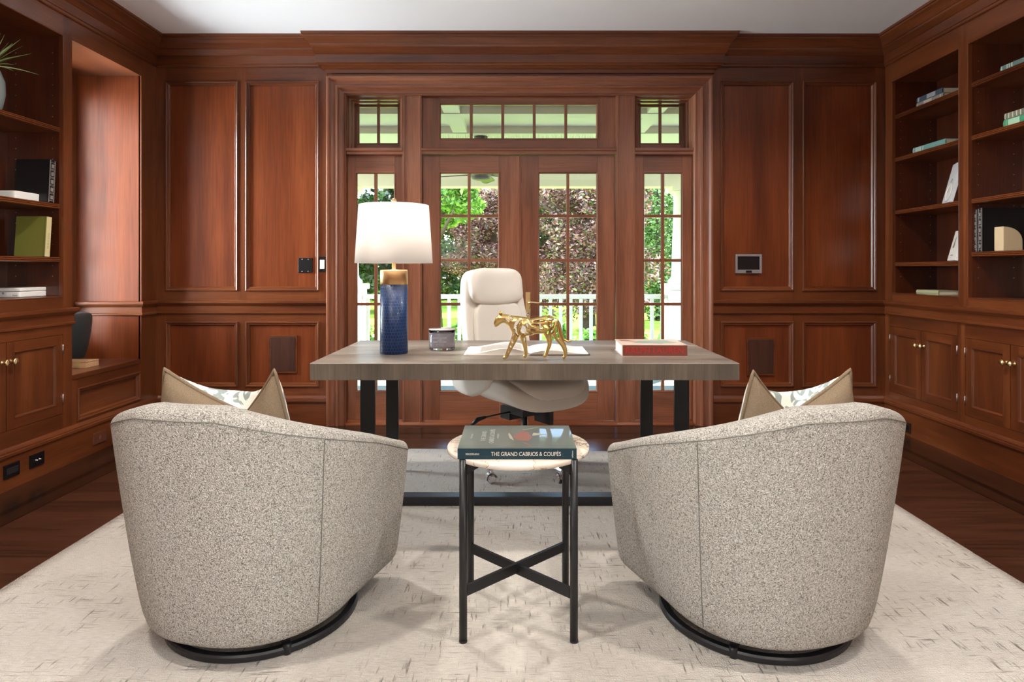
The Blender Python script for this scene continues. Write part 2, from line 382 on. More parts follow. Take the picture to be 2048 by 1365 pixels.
DLAB = ['over the barrel chair below the lamp', 'over the barrel chair below the red book', 'over the lamp end of the desk', 'over the red book end of the desk', 'behind the camera on the bookcase and window seat side', 'behind the camera on the two-bookcase side']
for (x, y), dl in zip(DOWN, DLAB):
    t = thing('recessed_downlight', 'round recessed ceiling downlight '+dl, 'ceiling light', (x, y, ZC-.008), 'recessed downlights in the ceiling')
    mb = MB(); mb.lathe([(.045, ZC-.001), (.047, ZC-.008), (.075, ZC-.006), (.078, ZC)], (x, y, 0), 32, caps=False); mb.build('trim_ring', WHITE, t)
    mb = MB(); mb.lathe([(.001, ZC-.004), (.046, ZC-.004)], (x, y, 0), 24, caps=False); mb.build('lens', emit('downlight_lens', '#fff0d8', 3), t)

PM = [(-.010, 0), (-.009, .009), (-.003, .012), (.004, .009), (.007, .004), (.014, .004), (.018, .0), (.024, -.011)]   # panel moulding
# back wall
OX0, OX1, OZ = -1.272, 1.347, 2.487
mb = MB()
PX = [(-2.619, -2.092), (-2.017, -1.482), (1.554, 2.088), (2.171, 2.709)]; PZ = [(.297, .771), (1.02, 2.58)]
for side, (xa, xb) in enumerate(((XL-.02, OX0-.06), (OX1+.06, XR+.02))):
    hs = [(a, b, c, d) for a, b in PX[2*side:2*side+2] for c, d in PZ]
    mb.plate(BK, xa, xb, 0, ZC, hs, -.02, 0, 0, 1)
    mb.mbox(BK, xa-.5*(1-side), xb+.5*side, 0, ZC, -.2, -.012, 2)
    for r in hs: mb.loop_mould(BK, *r, PM, 0, 1)
mb.mbox(BK, OX0-.06, OX1+.06, OZ, ZC, -.2, 0, 0)
mb.mbox(BK, OX0-.2, OX0, 0, OZ, -.2, -.001, 1); mb.mbox(BK, OX1, OX1+.2, 0, OZ, -.2, -.001, 1)
struct(mb.build('wall_back', [WX, WV, WP]))

SIDEW = (-2.2, -.3, .55, 2.55)  # opening for the unseen side windows added to light the room
# left wall: solid wall behind, pilaster, niche with a window, plain stretch beside the camera
mb = MB()
mb.plate(LF, YF, 2.92, 0, ZC, [SIDEW], -.2, 0, 0, 0)                                   # stretch beside the camera
mb.box(XL-.02, XL, 4.60, YB+.02, 0, ZC, 0); mb.box(-3.17, XL-.01, 4.60, 4.62, 0, 2.60, 1); mb.box(-3.4, XL-.02, 4.62, YB, 0, ZC, 0)
mb.box(-3.4, XL, 3.88, 4.60, 2.572, ZC, 2)                              # over the niche
mb.box(-3.4, -3.17, 3.88, 4.62, 0, .62, 2); mb.box(-3.4, -3.17, 3.88, 4.62, 2.50, 2.572, 2); mb.box(-3.4, -3.17, 3.88, 3.95, .62, 2.5, 0); mb.box(-3.4, -3.17, 4.54, 4.62, .62, 2.5, 0)
mb.box(-3.4, -3.10, 2.92, 3.88, 0, ZC, 0); mb.box(-3.10, XL-.03, 2.92, 3.88, 2.70, ZC, 2)
mb.box(XL-.03, XL, 2.92, 4.62, 2.70, ZC, 2)
struct(mb.build('wall_left', [WV, WP, WY]))
mb = MB()
mb.plate(RT, YF, 3.16, 0, ZC, [SIDEW], -.2, 0, 0, 0); mb.box(XR+.38, XR+.6, 3.16, YB+.02, 0, ZC, 0); mb.box(XR, XR+.38, 3.16, YB, 2.70, ZC, 1)
struct(mb.build('wall_right', [WV, WY]))
mb = MB()
mb.plate(lambda a, b, h: Vector((a, YF+h, b)), XL-.6, XR+.6, 0, ZC, [], -.15, 0, 0, 0)
struct(mb.build('wall_front', [WV]))

def glazed(name, mp, a0, a1, b0, b1, g, cols, rows, h, th=.045, mt=.011, parent=None, kind=True, bead=True):
    mb = MB(); mb.plate(mp, a0, a1, b0, b1, [g], h-th, h, 0, 1)
    for c in cols: mb.mbox(mp, c-mt, c+mt, g[2], g[3], h-th+.01, h-.004, 1)
    for r in rows: mb.mbox(mp, g[0], g[1], r-mt, r+mt, h-th+.01, h-.0045, 0)
    if bead: mb.loop_mould(mp, *g, [(-.004, h), (-.003, h+.004), (.002, h+.003), (.008, h-.008), (.008, h-.02)], 0, 1)
    o = mb.build(name, [WDX, WDV], parent, bevel=.0015)
    if kind and parent is None: struct(o)
    gl = MB(); gl.mbox(mp, g[0]-.003, g[1]+.003, g[2]-.003, g[3]+.003, h-th/2-.002, h-th/2+.002); gl.build('glass_pane', GLASS, o)
    return o
LFW = lambda a, b, h: Vector((-3.17+h, a, b))
for nm, mpw in (('added_window_7', LF), ('added_window_8', RT)): glazed(nm, mpw, *SIDEW, (-2.1, -.4, .65, 2.45), [-1.53, -.97], [1.1, 1.55, 2.0], -.04)  # windows added out of view to carry the fill lights
glazed('window_6', LFW, 3.95, 4.54, .62, 2.5, (4.0, 4.49, .69, 2.43), [4.245], [.98, 1.27, 1.56, 1.85, 2.14], -.06)

# doors, sidelights and transoms of the back wall
RZ = [1.576, 1.2415, .9104, .579]
HD = -.045
def gz(px0, px1, pyt, pyb, Y=4.83): return (bx_(px0, Y), bx_(px1, Y), bz_(pyb, Y), bz_(pyt, Y))
GT, GB = 345, 784
rows5 = [bz_(y, 4.83) for y in (432, 521, 609, 697)]
def lower_panel(mb, mp, a0, a1, b0, b1, h):
    mb.loop_mould(mp, a0, a1, b0, b1, [(0, h), (.002, h+.006), (.012, h+.006), (.018, h+.001)], 0, 1)
Zb, Zt = bz_(842), bz_(309)
door_l = glazed('door_1', BK, bx_(843.5), bx_(1040.5), .012, Zt, gz(879, 998, GT, GB), [bx_(938, 4.83)], rows5, HD)
door_r = glazed('door_2', BK, bx_(1041.5), bx_(1232), .012, Zt, gz(1077, 1195, GT, GB), [bx_(1136, 4.83)], rows5, HD)
mb = MB(); mb.mbox(BK, bx_(1021), bx_(1042), .015, Zt-.004, HD, HD+.012, 0); mb.mbox(BK, bx_(1024), bx_(1039), .015, Zt-.004, HD+.012, HD+.016, 0)
mb.build('astragal', WDV, door_l, bevel=.002)
win_l = glazed('window_1', BK, bx_(692), bx_(804), .03, bz_(308), gz(711, 789, GT, GB), [bx_(750, 4.83)], rows5, HD-.01)
win_r = glazed('window_2', BK, bx_(1272), bx_(1388), .03, bz_(308), gz(1288, 1366, GT, GB), [bx_(1327, 4.83)], rows5, HD-.01)
tz = gz(879, 1195, 207, 279)
glazed('window_3', BK, bx_(843.5), bx_(1234), bz_(295), bz_(190), tz, [tz[0]+(tz[1]-tz[0])*k/5 for k in range(1, 5)], [], HD)
for nm, (p0, p1), (q0, q1) in (('window_4', (692, 804), (716, 797)), ('window_5', (1272, 1388), (1280, 1361))):
    g = gz(q0, q1, 212, 288, 4.95); a0, a1 = bx_(p0), bx_(p1); b0, b1 = bz_(300), OZ
    o = glazed(nm, BK, a0, a1, b0, b1, g, [(g[0]+g[1])/2], [], -.16, th=.03)
    mb = MB(); mb.loop_mould(BK, a0, a1, b0, b1, [(0, -.01), (.006, -.02), (.010, -.05), (.022, -.055), (.024, -.10), (.034, -.105), (.036, -.16)], 0, 1)
    mb.build('reveal', [WDX, WDV], o)
# hinges and handle
for dr, px in ((door_l, 842.5), (door_r, 1233.5)):
    for py in (355, 564, 770):
        mb = MB(); c = at(px, py, 4.822); mb.tube([c+Vector((0, 0, -.045)), c+Vector((0, 0, .045))], .0065, 10); mb.lathe([(.002, .05), (.006, .046), (.004, .044)], c, 8)
        mb.build('hinge', BRASS, dr)
mb = MB(); hp = gz(1051, 1061, 585, 662, 4.83)
mb.mbox(BK, hp[0], hp[1], hp[2], hp[3], HD, HD+.007); mb.build('handle_plate', BRASS, door_r, bevel=.002)
mb = MB(); c = at(1056, 605, 4.82); mb.tube([c, c+Vector((0, -.05, 0))], .009, 12); mb.tube([c+Vector((0, -.048, 0)), c+Vector((.03, -.055, .002)), c+Vector((.075, -.052, -.004)), c+Vector((.115, -.05, .001))], [.010, .008, .0065, .005], 10)
mb.build('lever_handle', BRASS, door_r)
mb = MB(); c = at(1056, 628, 4.825); mb.M = Matrix.Translation(c) @ Matrix.Rotation(PI/2, 4, 'X'); mb.lathe([(.011, 0), (.011, .008), (.007, .011), (.006, .004)], n=16); mb.build('key_cylinder', SILVER, door_r)

# frame members around the doors
mb = MB()
for a, b in ((804, 843), (1233, 1271)):
    A, B = bx_(a), bx_(b); mb.mbox(BK, A, B, 0, OZ, -.12, -.012, 1)
    mb.mbox(BK, A+.008, A+.018, 0, OZ, -.012, -.006, 1); mb.mbox(BK, B-.018, B-.008, 0, OZ, -.012, -.006, 1)
mb.mbox(BK, bx_(843), bx_(1234), bz_(308), bz_(295), -.12, -.016, 0)
mb.extr(BK, bx_(843), bx_(1234), [(bz_(302), -.016), (bz_(300), -.004), (bz_(296.5), -.004), (bz_(295), -.016)], 0)
mb.mbox(BK, bx_(692), bx_(804), bz_(308), bz_(300), -.2, -.016, 0); mb.mbox(BK, bx_(1271), bx_(1388), bz_(308), bz_(300), -.2, -.016, 0)
mb.extr(BK, bx_(692), bx_(804), [(bz_(303), -.016), (bz_(301), -.002), (bz_(296), -.002), (bz_(295), -.016)], 0); mb.extr(BK, bx_(1271), bx_(1388), [(bz_(303), -.016), (bz_(301), -.002), (bz_(296), -.002), (bz_(295), -.016)], 0)
struct(mb.build('trim_1', [WDX, WDV], bevel=.001))
# stepped casing round the opening
CO0, CO1, COZ = bx_(655), bx_(1424), bz_(154)
CP = [(0, 0), (0, .036), (.006, .042), (.018, .042), (.026, .034), (.034, .026), (.050, .022), (.066, .022), (.070, .030), (.078, .033), (.088, .030), (.094, .018), (.112, .014), (.126, .014), (.130, .004), (.138, -.004), (.138, -.02)]
mb = MB(); ids = []
for u, h in CP: ids.append([mb.V(BK(a, b, h)) for a, b in ((CO0+u, 0), (CO0+u, COZ-u), (CO1-u, COZ-u), (CO1-u, 0))])
for A, B in zip(ids, ids[1:]):
    for k in range(3): mb.F((A[k], A[k+1], B[k+1], B[k]), 0 if k == 1 else 1)
struct(mb.build('trim_2', [WDX, WDV], recalc=False))
# threshold
mb = MB(); mb.extr(BK, OX0, OX1, [(0, -.2), (0, .02), (.008, .02), (.018, .0), (.022, -.03), (.03, -.05), (.03, -.2)], 0)
struct(mb.build('trim_3', [WX]))

# sweeps round the room
def sweep(mb, path, prof, mats=(0,), flip=1):   # path list of (x, y); d measured to the right of travel
    n = len(path); P = [Vector((*p, 0)) for p in path]; R = []
    for i in range(n):
        d1 = (P[i]-P[i-1]).normalized() if i else None; d2 = (P[i+1]-P[i]).normalized() if i < n-1 else None
        def nr(d): return Vector((d.y, -d.x, 0))*flip
        if d1 is None: o = nr(d2)
        elif d2 is None: o = nr(d1)
        else:
            o = nr(d1)+nr(d2); o = o/(o.dot(nr(d1)))
        R.append([P[i]+o*d+Vector((0, 0, z)) for d, z in prof])
    ids = [[mb.V(p) for p in r] for r in R]; k = len(prof)
    for i in range(n-1):
        seg = P[i+1]-P[i]; m = 0 if abs(seg.x) > abs(seg.y) else (1 if len(mats) > 1 else 0)
        for j in range(k): mb.F((ids[i][j], ids[i][(j+1) % k], ids[i+1][(j+1) % k], ids[i+1][j]), m)
    mb.F(list(reversed(ids[0]))); mb.F(ids[-1])
CROWN = [(0, 2.695), (.010, 2.695), (.014, 2.700), (.014, 2.712), (.020, 2.716), (.020, 2.775), (.026, 2.779), (.030, 2.785), (.040, 2.800), (.050, 2.812), (.050, 2.824), (.056, 2.828), (.060, 2.838), (.066, 2.855), (.078, 2.872), (.090, 2.880), (.094, 2.884), (.094, 2.892), (.104, 2.896), (.106, 2.911), (0, 2.911)]
mb = MB(); sweep(mb, [(XL, YF), (XL, YB), (XR, YB), (XR, YF)], CROWN, (0, 1))
struct(mb.build('trim_4', [WX, WY]))
# breakfront cornice over the doors
C2 = [(0, 2.640), (.012, 2.645), (.012, 2.672), (.030, 2.676), (.034, 2.690), (.055, 2.690), (.060, 2.702), (.070, 2.706), (.070, 2.765), (.078, 2.770), (.082, 2.784), (.088, 2.800), (.092, 2.815), (.100, 2.826), (.100, 2.838), (.112, 2.850), (.128, 2.868), (.138, 2.876), (.138, 2.888), (.150, 2.894), (.152, 2.911), (0, 2.911)]
b0, b1 = bx_(637)+.07, bx_(1443)-.07
mb = MB(); sweep(mb, [(b0+.0, YB+.0), (b0, YB-.012), (b1, YB-.012), (b1, YB)], C2, (0, 1))
mb.mbox(BK, b0+.002, b1-.002, COZ-.01, 2.70, -.01, .012)
struct(mb.build('trim_5', [WX, WY]))
RAIL = [(0, .838), (.010, .838), (.014, .843), (.014, .853), (.008, .857), (.008, .898), (.014, .905), (.026, .915), (.030, .922), (.030, .936), (.022, .941), (0, .941)]
mb = MB(); sweep(mb, [(-3.16, 4.60), (XL, 4.60), (XL, YB), (CO0, YB)], RAIL, (0, 1)); struct(mb.build('trim_6', [WX, WY]))
mb = MB(); sweep(mb, [(CO1, YB), (XR, YB), (XR, 3.16)], RAIL, (0, 1)); struct(mb.build('trim_7', [WX, WY]))
mb = MB(); sweep(mb, [(XL, 2.92), (XL, 3.88), (XL-.2, 3.88)], RAIL, (0, 1)); struct(mb.build('trim_8', [WX, WY]))
BASE = [(0, 0), (.014, 0), (.014, .168), (.018, .172), (.024, .178), (.024, .192), (.018, .197), (.018, .203), (.012, .212), (.004, .222), (0, .222)]
mb = MB(); sweep(mb, [(XL, YF), (XL, YB-.001)], BASE, (0, 1)); struct(mb.build('baseboard_left', [WX, WY]))
mb = MB(); sweep(mb, [(XL+.015, YB), (CO0, YB)], BASE, (0, 1)); sweep(mb, [(CO1, YB), (XR-.015, YB)], BASE, (0, 1)); struct(mb.build('baseboard_back', [WX, WY]))
mb = MB(); sweep(mb, [(XR, YB-.001), (XR, YF)], BASE, (0, 1)); struct(mb.build('baseboard_right', [WX, WY]))

# ================================================================== BUILT-IN BOOKCASES AND CABINETS
def bookcase(mp, a0, a1, op, z0, z1, depth, shelves, label, ym, ext=None):
    t = thing('built_in_bookcase', label, 'bookcase', mp((a0+a1)/2, .94, -.1), 'built-in mahogany bookcases')
    mb = MB(); mb.plate(mp, a0, a1, .94, 2.70, [(op[0], op[1], z0, z1)], -.022, 0, 0, 1)
    mb.loop_mould(mp, op[0], op[1], z0, z1, [(-.006, 0), (-.004, .003), (0, .002), (.001, -.022)], 0, 1)
    mb.build('face_frame', [WY, WV], t)
    mb = MB(); d = depth
    mb.mbox(mp, op[0]-.02, op[1]+.02, z0-.02, z0, -d, -.022, 0); mb.mbox(mp, op[0]-.02, op[1]+.02, z1, z1+.02, -d, -.022, 0)
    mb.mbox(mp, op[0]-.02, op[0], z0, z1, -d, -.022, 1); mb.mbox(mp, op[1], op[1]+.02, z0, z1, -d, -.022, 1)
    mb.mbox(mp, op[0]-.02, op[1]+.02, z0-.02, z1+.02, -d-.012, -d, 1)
    for e, a in ((1, op[0]), (-1, op[1])):
        for h in (-.06, -d+.05):
            z = z0+.12
            while z < z1-.1:
                if all(abs(z-s) > .03 for s in shelves): mb.mbox(mp, min(a, a+e*.0012), max(a, a+e*.0012), z-.0025, z+.0025, h-.0025, h+.0025, 2)
                z += .0635
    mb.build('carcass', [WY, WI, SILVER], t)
    for s in shelves:
        mb = MB(); mb.extr(mp, op[0]+.001, op[1]-.001, [(s-.03, -d+.001), (s-.03, -.024), (s-.026, -.017), (s-.021, -.017), (s-.019, -.021), (s-.017, -.016), (s-.011, -.016), (s-.009, -.021), (s-.007, -.017), (s-.002, -.017), (s, -.024), (s, -d+.001)], 0)
        mb.build('shelf', [WY], t)
    return t
def knob(mp, a, b, h, parent):
    mb = MB(); c = mp(a, b, h); n = (mp(a, b, h+1)-c).normalized(); q = Vector((0, 0, 1)).rotation_difference(n).to_matrix().to_4x4()
    mb.M = Matrix.Translation(c) @ q
    mb.lathe([(.012, 0), (.012, .003), (.007, .006), (.006, .018), (.009, .022), (.0165, .026), (.0175, .031), (.015, .035), (.011, .034), (.009, .037), (.004, .0375)], n=20)
    return mb.build('knob', BRASS, parent)
def base_cabinet(mp, a0, a1, doors, z0, z1, label, ztop=.84):
    t = thing('base_cabinet', label, 'cabinet', mp((a0+a1)/2, .222, -.1), 'built-in mahogany base cabinets')
    A, B = min(d[0] for d in doors), max(d[1] for d in doors)
    mb = MB(); mb.plate(mp, a0, a1, .0, .94, [(A, B, z0, z1)], -.022, 0, 0, 1)
    mb.mbox(mp, a0+.005, a1-.005, .0, .94, -.36, -.03, 1); mb.build('cabinet_body', [WY, WV], t)
    for (d0, d1, side) in doors:        # side: which end carries the hinges (0 low a, 1 high a)
        g = .0022; r = (d0+g, d1-g, z0+g, z1-g); f = (d0+.055, d1-.055, z0+.06, z1-.06)
        mb = MB(); mb.plate(mp, *r, [f], -.021, -.001, 0, 1); mb.mbox(mp, f[0], f[1], f[2], f[3], -.02, -.009, 1)
        mb.loop_mould(mp, *f, [(-.003, -.001), (-.002, .002), (.002, .001), (.006, -.006), (.010, -.009)], 0, 1)
        dr = mb.build('cabinet_door', [WY, WV], t)
        knob(mp, (d1-.028) if side == 0 else (d0+.028), z1-.105, -.001, dr)
        for z in (z0+.09, z1-.09):
            e = d0+.001 if side == 0 else d1-.001
            mb = MB(); c0 = mp(e, z-.028, .002); c1 = mp(e, z+.028, .002); mb.tube([c0, c1], .0035, 8); mb.build('hinge', SILVER, dr)
    return t
bookcase(LF, 2.92, 3.88, (2.97, 3.80), 1.012, 2.567, .33, [1.245, 1.563, 2.02], 'bookcase beside the window seat, holding the leafy plant and leaning books', WY)
base_cabinet(LF, 2.92, 3.88, [(2.96, 3.38, 0), (3.38, 3.80, 1)], .31, .785, 'two-door base cabinet beside the window seat')
bookcase(RT, 3.953, 4.79, (3.997, 4.696), 1.0, 2.557, .328, [1.225, 1.607, 1.995, 2.311], 'corner bookcase with flat-lying books and a white clock board on its shelves', WY)
bookcase(RT, 3.16, 3.953, (3.21, 3.909), 1.0, 2.557, .328, [1.28, 1.605, 1.994, 2.319], 'bookcase farther from the corner, holding the stone bookend and tall black books', WY)
base_cabinet(RT, 3.974, 4.79, [(4.008, 4.366, 0), (4.366, 4.727, 1)], .271, .754, 'two-door base cabinet in the corner under the bookcase with the clock board')
base_cabinet(RT, 3.16, 3.974, [(3.24, 3.578, 0), (3.578, 3.939, 1)], .271, .75, 'two-door base cabinet under the bookcase with the stone bookend')

# window seat
t = thing('window_seat', 'built-in wooden window seat in the alcove next to the bookcase', 'window seat', (-2.95, 4.24, .222))
mb = MB(); mb.box(-3.17, XL+.004, 3.88, 4.60, .495, .527); mb.build('seat_board', [WY], t, bevel=.003)
mb = MB(); mb.plate(LF, 3.88, 4.60, 0, .495, [(3.93, 4.57, .245, .43)], -.02, 0, 0, 1); mb.mbox(LF, 3.88, 4.60, 0, .49, -.45, -.014, 0)
mb.loop_mould(LF, 3.93, 4.57, .245, .43, PM, 0, 1); mb.build('seat_front', [WY, WV], t)

# ================================================================== WALL FITTINGS
def plate_thing(name, label, cat, mp, a, b, w, h, mat, extra, group=None, th=.006):
    t = thing(name, label, cat, mp(a, b-h/2, 0), group)
    mb = MB(); mb.mbox(mp, a-w/2, a+w/2, b-h/2, b+h/2, 0, th); mb.build('cover_plate', mat, t, bevel=.0015)
    extra(t); return t
def ex_blank(t):
    for sx in (-.023, .023):
        for sz in (-.045, .045):
            mb = MB(); c = BK(bx_(610)+sx, bz_(531)+sz, -.005); mb.M = Matrix.Translation(c) @ Matrix.Rotation(PI/2, 4, 'X'); mb.lathe([(.004, 0), (.003, .002), (.0005, .0025)], n=10); mb.build('screw', SILVER, t)
mpB2 = lambda a, b, h: BK(a, b, h-.011)
plate_thing('blank_plate', 'black double-gang blank wall plate on the tall panel', 'wall plate', mpB2, bx_(610), bz_(531), .108, .112, PLBLK, ex_blank)
def ex_sw(t):
    mb = MB(); a, b = bx_(645), bz_(529)
    mb.mbox(BK, a-.017, a+.017, b-.034, b+.034, .006, .0095); mb.build('rocker', WHITE, t, bevel=.001)
plate_thing('light_switch', 'narrow black switch plate with a white rocker beside the door casing', 'light switch', BK, bx_(645), bz_(529), .07, .115, PLBLK, ex_sw)
c = (bx_(1497), bz_(528)); t = thing('touch_panel', 'silver-framed wall touch screen on the tall panel', 'control panel', BK(c[0], c[1]-.072, -.011))
mb = MB(); mb.plate(mpB2, c[0]-.1, c[0]+.1, c[1]-.072, c[1]+.072, [(c[0]-.083, c[0]+.083, c[1]-.045, c[1]+.055)], 0, .018, 0, 0); mb.build('bezel', plain('silver_plastic', '#a9a9ad', .35, .6), t, bevel=.003)
mb = MB(); mb.mbox(mpB2, c[0]-.083, c[0]+.083, c[1]-.045, c[1]+.055, 0, .012); mb.build('screen', PLBLK, t)
mb = MB(); mb.mbox(mpB2, c[0]-.022, c[0]+.022, c[1]-.067, c[1]-.050, .018, .021); mb.build('button_pad', PLBLK, t)
SPK = wood('stained_speaker_cover', 2, '#2c1a14', '#4a2a1e', '#5d3a2c', rough=.38)
for pr, lab in (((537, 594, 671, 747), 'dark brown framed in-wall speaker cover on the low panel below the blank plate'), ((1494, 1551, 676, 752), 'dark brown framed in-wall speaker cover on the low panel below the touch screen')):
    a0, a1, b0, b1 = bx_(pr[0]), bx_(pr[1]), bz_(pr[3]), bz_(pr[2])
    t = thing('speaker_cover', lab, 'speaker', BK((a0+a1)/2, b0, -.011), 'in-wall speaker covers')
    mb = MB(); mb.plate(mpB2, a0, a1, b0, b1, [(a0+.014, a1-.014, b0+.014, b1-.014)], 0, .010, 0, 0); mb.build('cover_frame', WX, t, bevel=.002)
    mb = MB(); mb.mbox(mpB2, a0+.014, a1-.014, b0+.014, b1-.014, 0, .012); mb.build('cover_panel', SPK, t, bevel=.003)
def LY(px, X=-2.686): return X*F/(px-CX)
def LZ(px, py, X=-2.686): return H-(py-CY)*LY(px, X)/F
mpL = lambda a, b, h: LF(a, b, h+.014)
def outlet(label, px0, px1, py, mat, kind):
    a0, a1 = LY(px0), LY(px1); a0, a1 = min(a0, a1), max(a0, a1); z = LZ((px0+px1)/2, py); w = a1-a0; hh = .062
    t = thing('outlet_plate', label, 'wall outlet', mpL((a0+a1)/2, z-hh/2-.003, 0))
    mb = MB(); mb.mbox(mpL, a0, a1, z-.036, z+.036, 0, .006); mb.build('cover_plate', mat, t, bevel=.0015)
    m = (a0+a1)/2
    if kind == 'jack':
        for k in (-.012, .012):
            mb = MB(); mb.M = Matrix.Translation(mpL(m+k, z, .006)) @ Matrix.Rotation(PI/2, 4, 'Y'); mb.lathe([(.006, 0), (.006, .003), (.0035, .003), (.0035, .012), (.0005, .0125)], n=12); mb.build('coaxial_jack', SILVER, t)
    elif kind == 'socket':
        mb = MB(); mb.mbox(mpL, a0+.014, a1-.014, z-.017, z+.017, .006, .009); mb.build('socket', plain('dark_grey_plastic', '#26262a', .4), t, bevel=.001)
    else:
        mb = MB(); mb.mbox(mpL, m-.008, m+.008, z-.012, z+.012, .006, .008); mb.build('toggle', plain('copper_brown_plastic', '#8a5a48', .4), t, bevel=.001)
outlet('black outlet plate with a rectangular socket low on the baseboard, nearest the room entrance', 6, 38, 941, PLBLK, 'socket')
outlet('black jack plate with two metal connectors low on the baseboard', 58, 87, 920, PLBLK, 'jack')
outlet('copper-brown cover plate on the baseboard under the window seat', 185, 211, 875, plain('copper_plate', '#7c4a38', .35, .4), 'toggle')
RYp = lambda px, X=2.771: X*F/(px-CX)
a = RYp(1812); z = H-(854-CY)*a/F; mpR = lambda a_, b_, h_: RT(a_, b_, h_+.014)
t = thing('outlet_plate', 'dark outlet plate on the baseboard of the corner cabinet', 'wall outlet', mpR(a, z-.058, 0))
mb = MB(); mb.mbox(mpR, a-.06, a+.055, z-.036, z+.036, 0, .006); mb.build('cover_plate', plain('bronze_plate', '#3a241c', .35, .3), t, bevel=.0015)
mb = MB(); mb.mbox(mpR, a-.04, a+.035, z-.018, z+.018, .006, .009); mb.build('socket', PLBLK, t, bevel=.001)

# ================================================================== RUG
def rug():
    mb = MB(); nx, ny = 70, 70; x0, x1, y0, y1 = -1.86, 1.875, .35, 4.02; ids = []
    for j in range(ny+1):
        row = []
        for i in range(nx+1):
            x = x0+(x1-x0)*i/nx; y = y0+(y1-y0)*j/ny
            e = .006*noise.noise((x*2.3, y*2.3, 0))
            if i in (0, nx): x += e
            z = .014
            if j == ny: y += .012*noise.noise((x*3, 5, 0))+(.10-.07*min(1, max(0, (x+.9)/1.6)))*(1 if x < .6 else .2)
            row.append(mb.V((x, y, z)))
        ids.append(row)
    for j in range(ny):
        for i in range(nx): mb.F((ids[j][i], ids[j][i+1], ids[j+1][i+1], ids[j+1][i]), 0, True)
    edge = [ids[0][i] for i in range(nx+1)]+[ids[j][nx] for j in range(1, ny+1)]+[ids[ny][i] for i in range(nx-1, -1, -1)]+[ids[j][0] for j in range(ny-1, 0, -1)]
    low = []
    for k in edge:
        p = mb.v[k].copy(); p.z = .0005; low.append(mb.V(p))
    n = len(edge)
    for k in range(n): mb.F((edge[k], low[k], low[(k+1) % n], edge[(k+1) % n]), 0)
    return tag(mb.build('area_rug', RUG), 'large cream wool rug with broken grey dashes under the desk and chairs', 'rug')
rug()
RT0 = .0145

# ================================================================== DESK
t = thing('desk', 'long desk with a thick grey-stained plank top on black metal legs', 'desk', (.045, 3.25, RT0))
mb = MB(); dx0, dx1, dy0, dy1, dz0, dz1 = -.899, .984, 2.79, 3.70, .686, .76
nb = 40; seams = [dy0, 3.10, 3.43, dy1]
for p in range(3):
    ya, yb_ = seams[p]+(.0006 if p else 0), seams[p+1]-(.0006 if p < 2 else 0); R = []
    for k in range(nb+1):
        x = dx0+(dx1-dx0)*k/nb
        wob = .0035*noise.noise((x*9, 1, p)) if p == 0 else 0
        wb2 = .006*noise.noise((x*5, 3, p)) if p == 2 else 0
        if k == 0: x += .012*noise.noise((p*3.1, 2, 0))
        if k == nb: x += .012*noise.noise((p*2.1, 7, 0))
        R.append([(x, ya+wob, dz0), (x, yb_+wb2, dz0), (x, yb_+wb2, dz1-.004), (x, yb_+wb2-.004, dz1), (x, ya+wob+.003, dz1), (x, ya+wob, dz1-.003)])
    mb.rings(R, m=0)
dk = mb.build('desk_top', [DESK, DESKF], t)
for p in dk.data.polygons:
    if abs(p.normal.z) < .5: p.material_index = 1
def leg_pair(sx, sides):
    xf = -.708 if sx < 0 else .80; xr = -.700 if sx < 0 else .755
    g = MB(); w = .036
    g.box(xf-w, xf+w, 3.10, 3.122+.0, RT0, dz0, 0); return g
for sx in (-1, 1):
    xf = -.714 if sx < 0 else .808; xr = -.707 if sx < 0 else .758; w = .0355
    for (x, ya, dy) in ((xf, 3.08, .04), (xr, 3.66, -.04)):
        g = MB(); g.rings([[(x-w+dxx, ya+q, z) for dxx, q in ((0, 0), (2*w, 0), (2*w, .02), (0, .02))] for z, in ((RT0,), (dz0,))]); g.build('leg', BLKWOOD, t, bevel=.002)
    g = MB(); g.box(min(xf, xr)-w, max(xf, xr)+w, 3.08, 3.68, RT0, RT0+.012); g.build('floor_runner', BLKWOOD, t)
    g = MB(); g.box(min(xf, xr)-w, max(xf, xr)+w, 3.08, 3.68, dz0-.012, dz0-.0005); g.build('top_plate', BLKWOOD, t)
g = MB(); g.box(-.68, .775, 3.11, 3.18, RT0+.001, RT0+.045); g.build('floor_stretcher', BLKWOOD, t, bevel=.003)

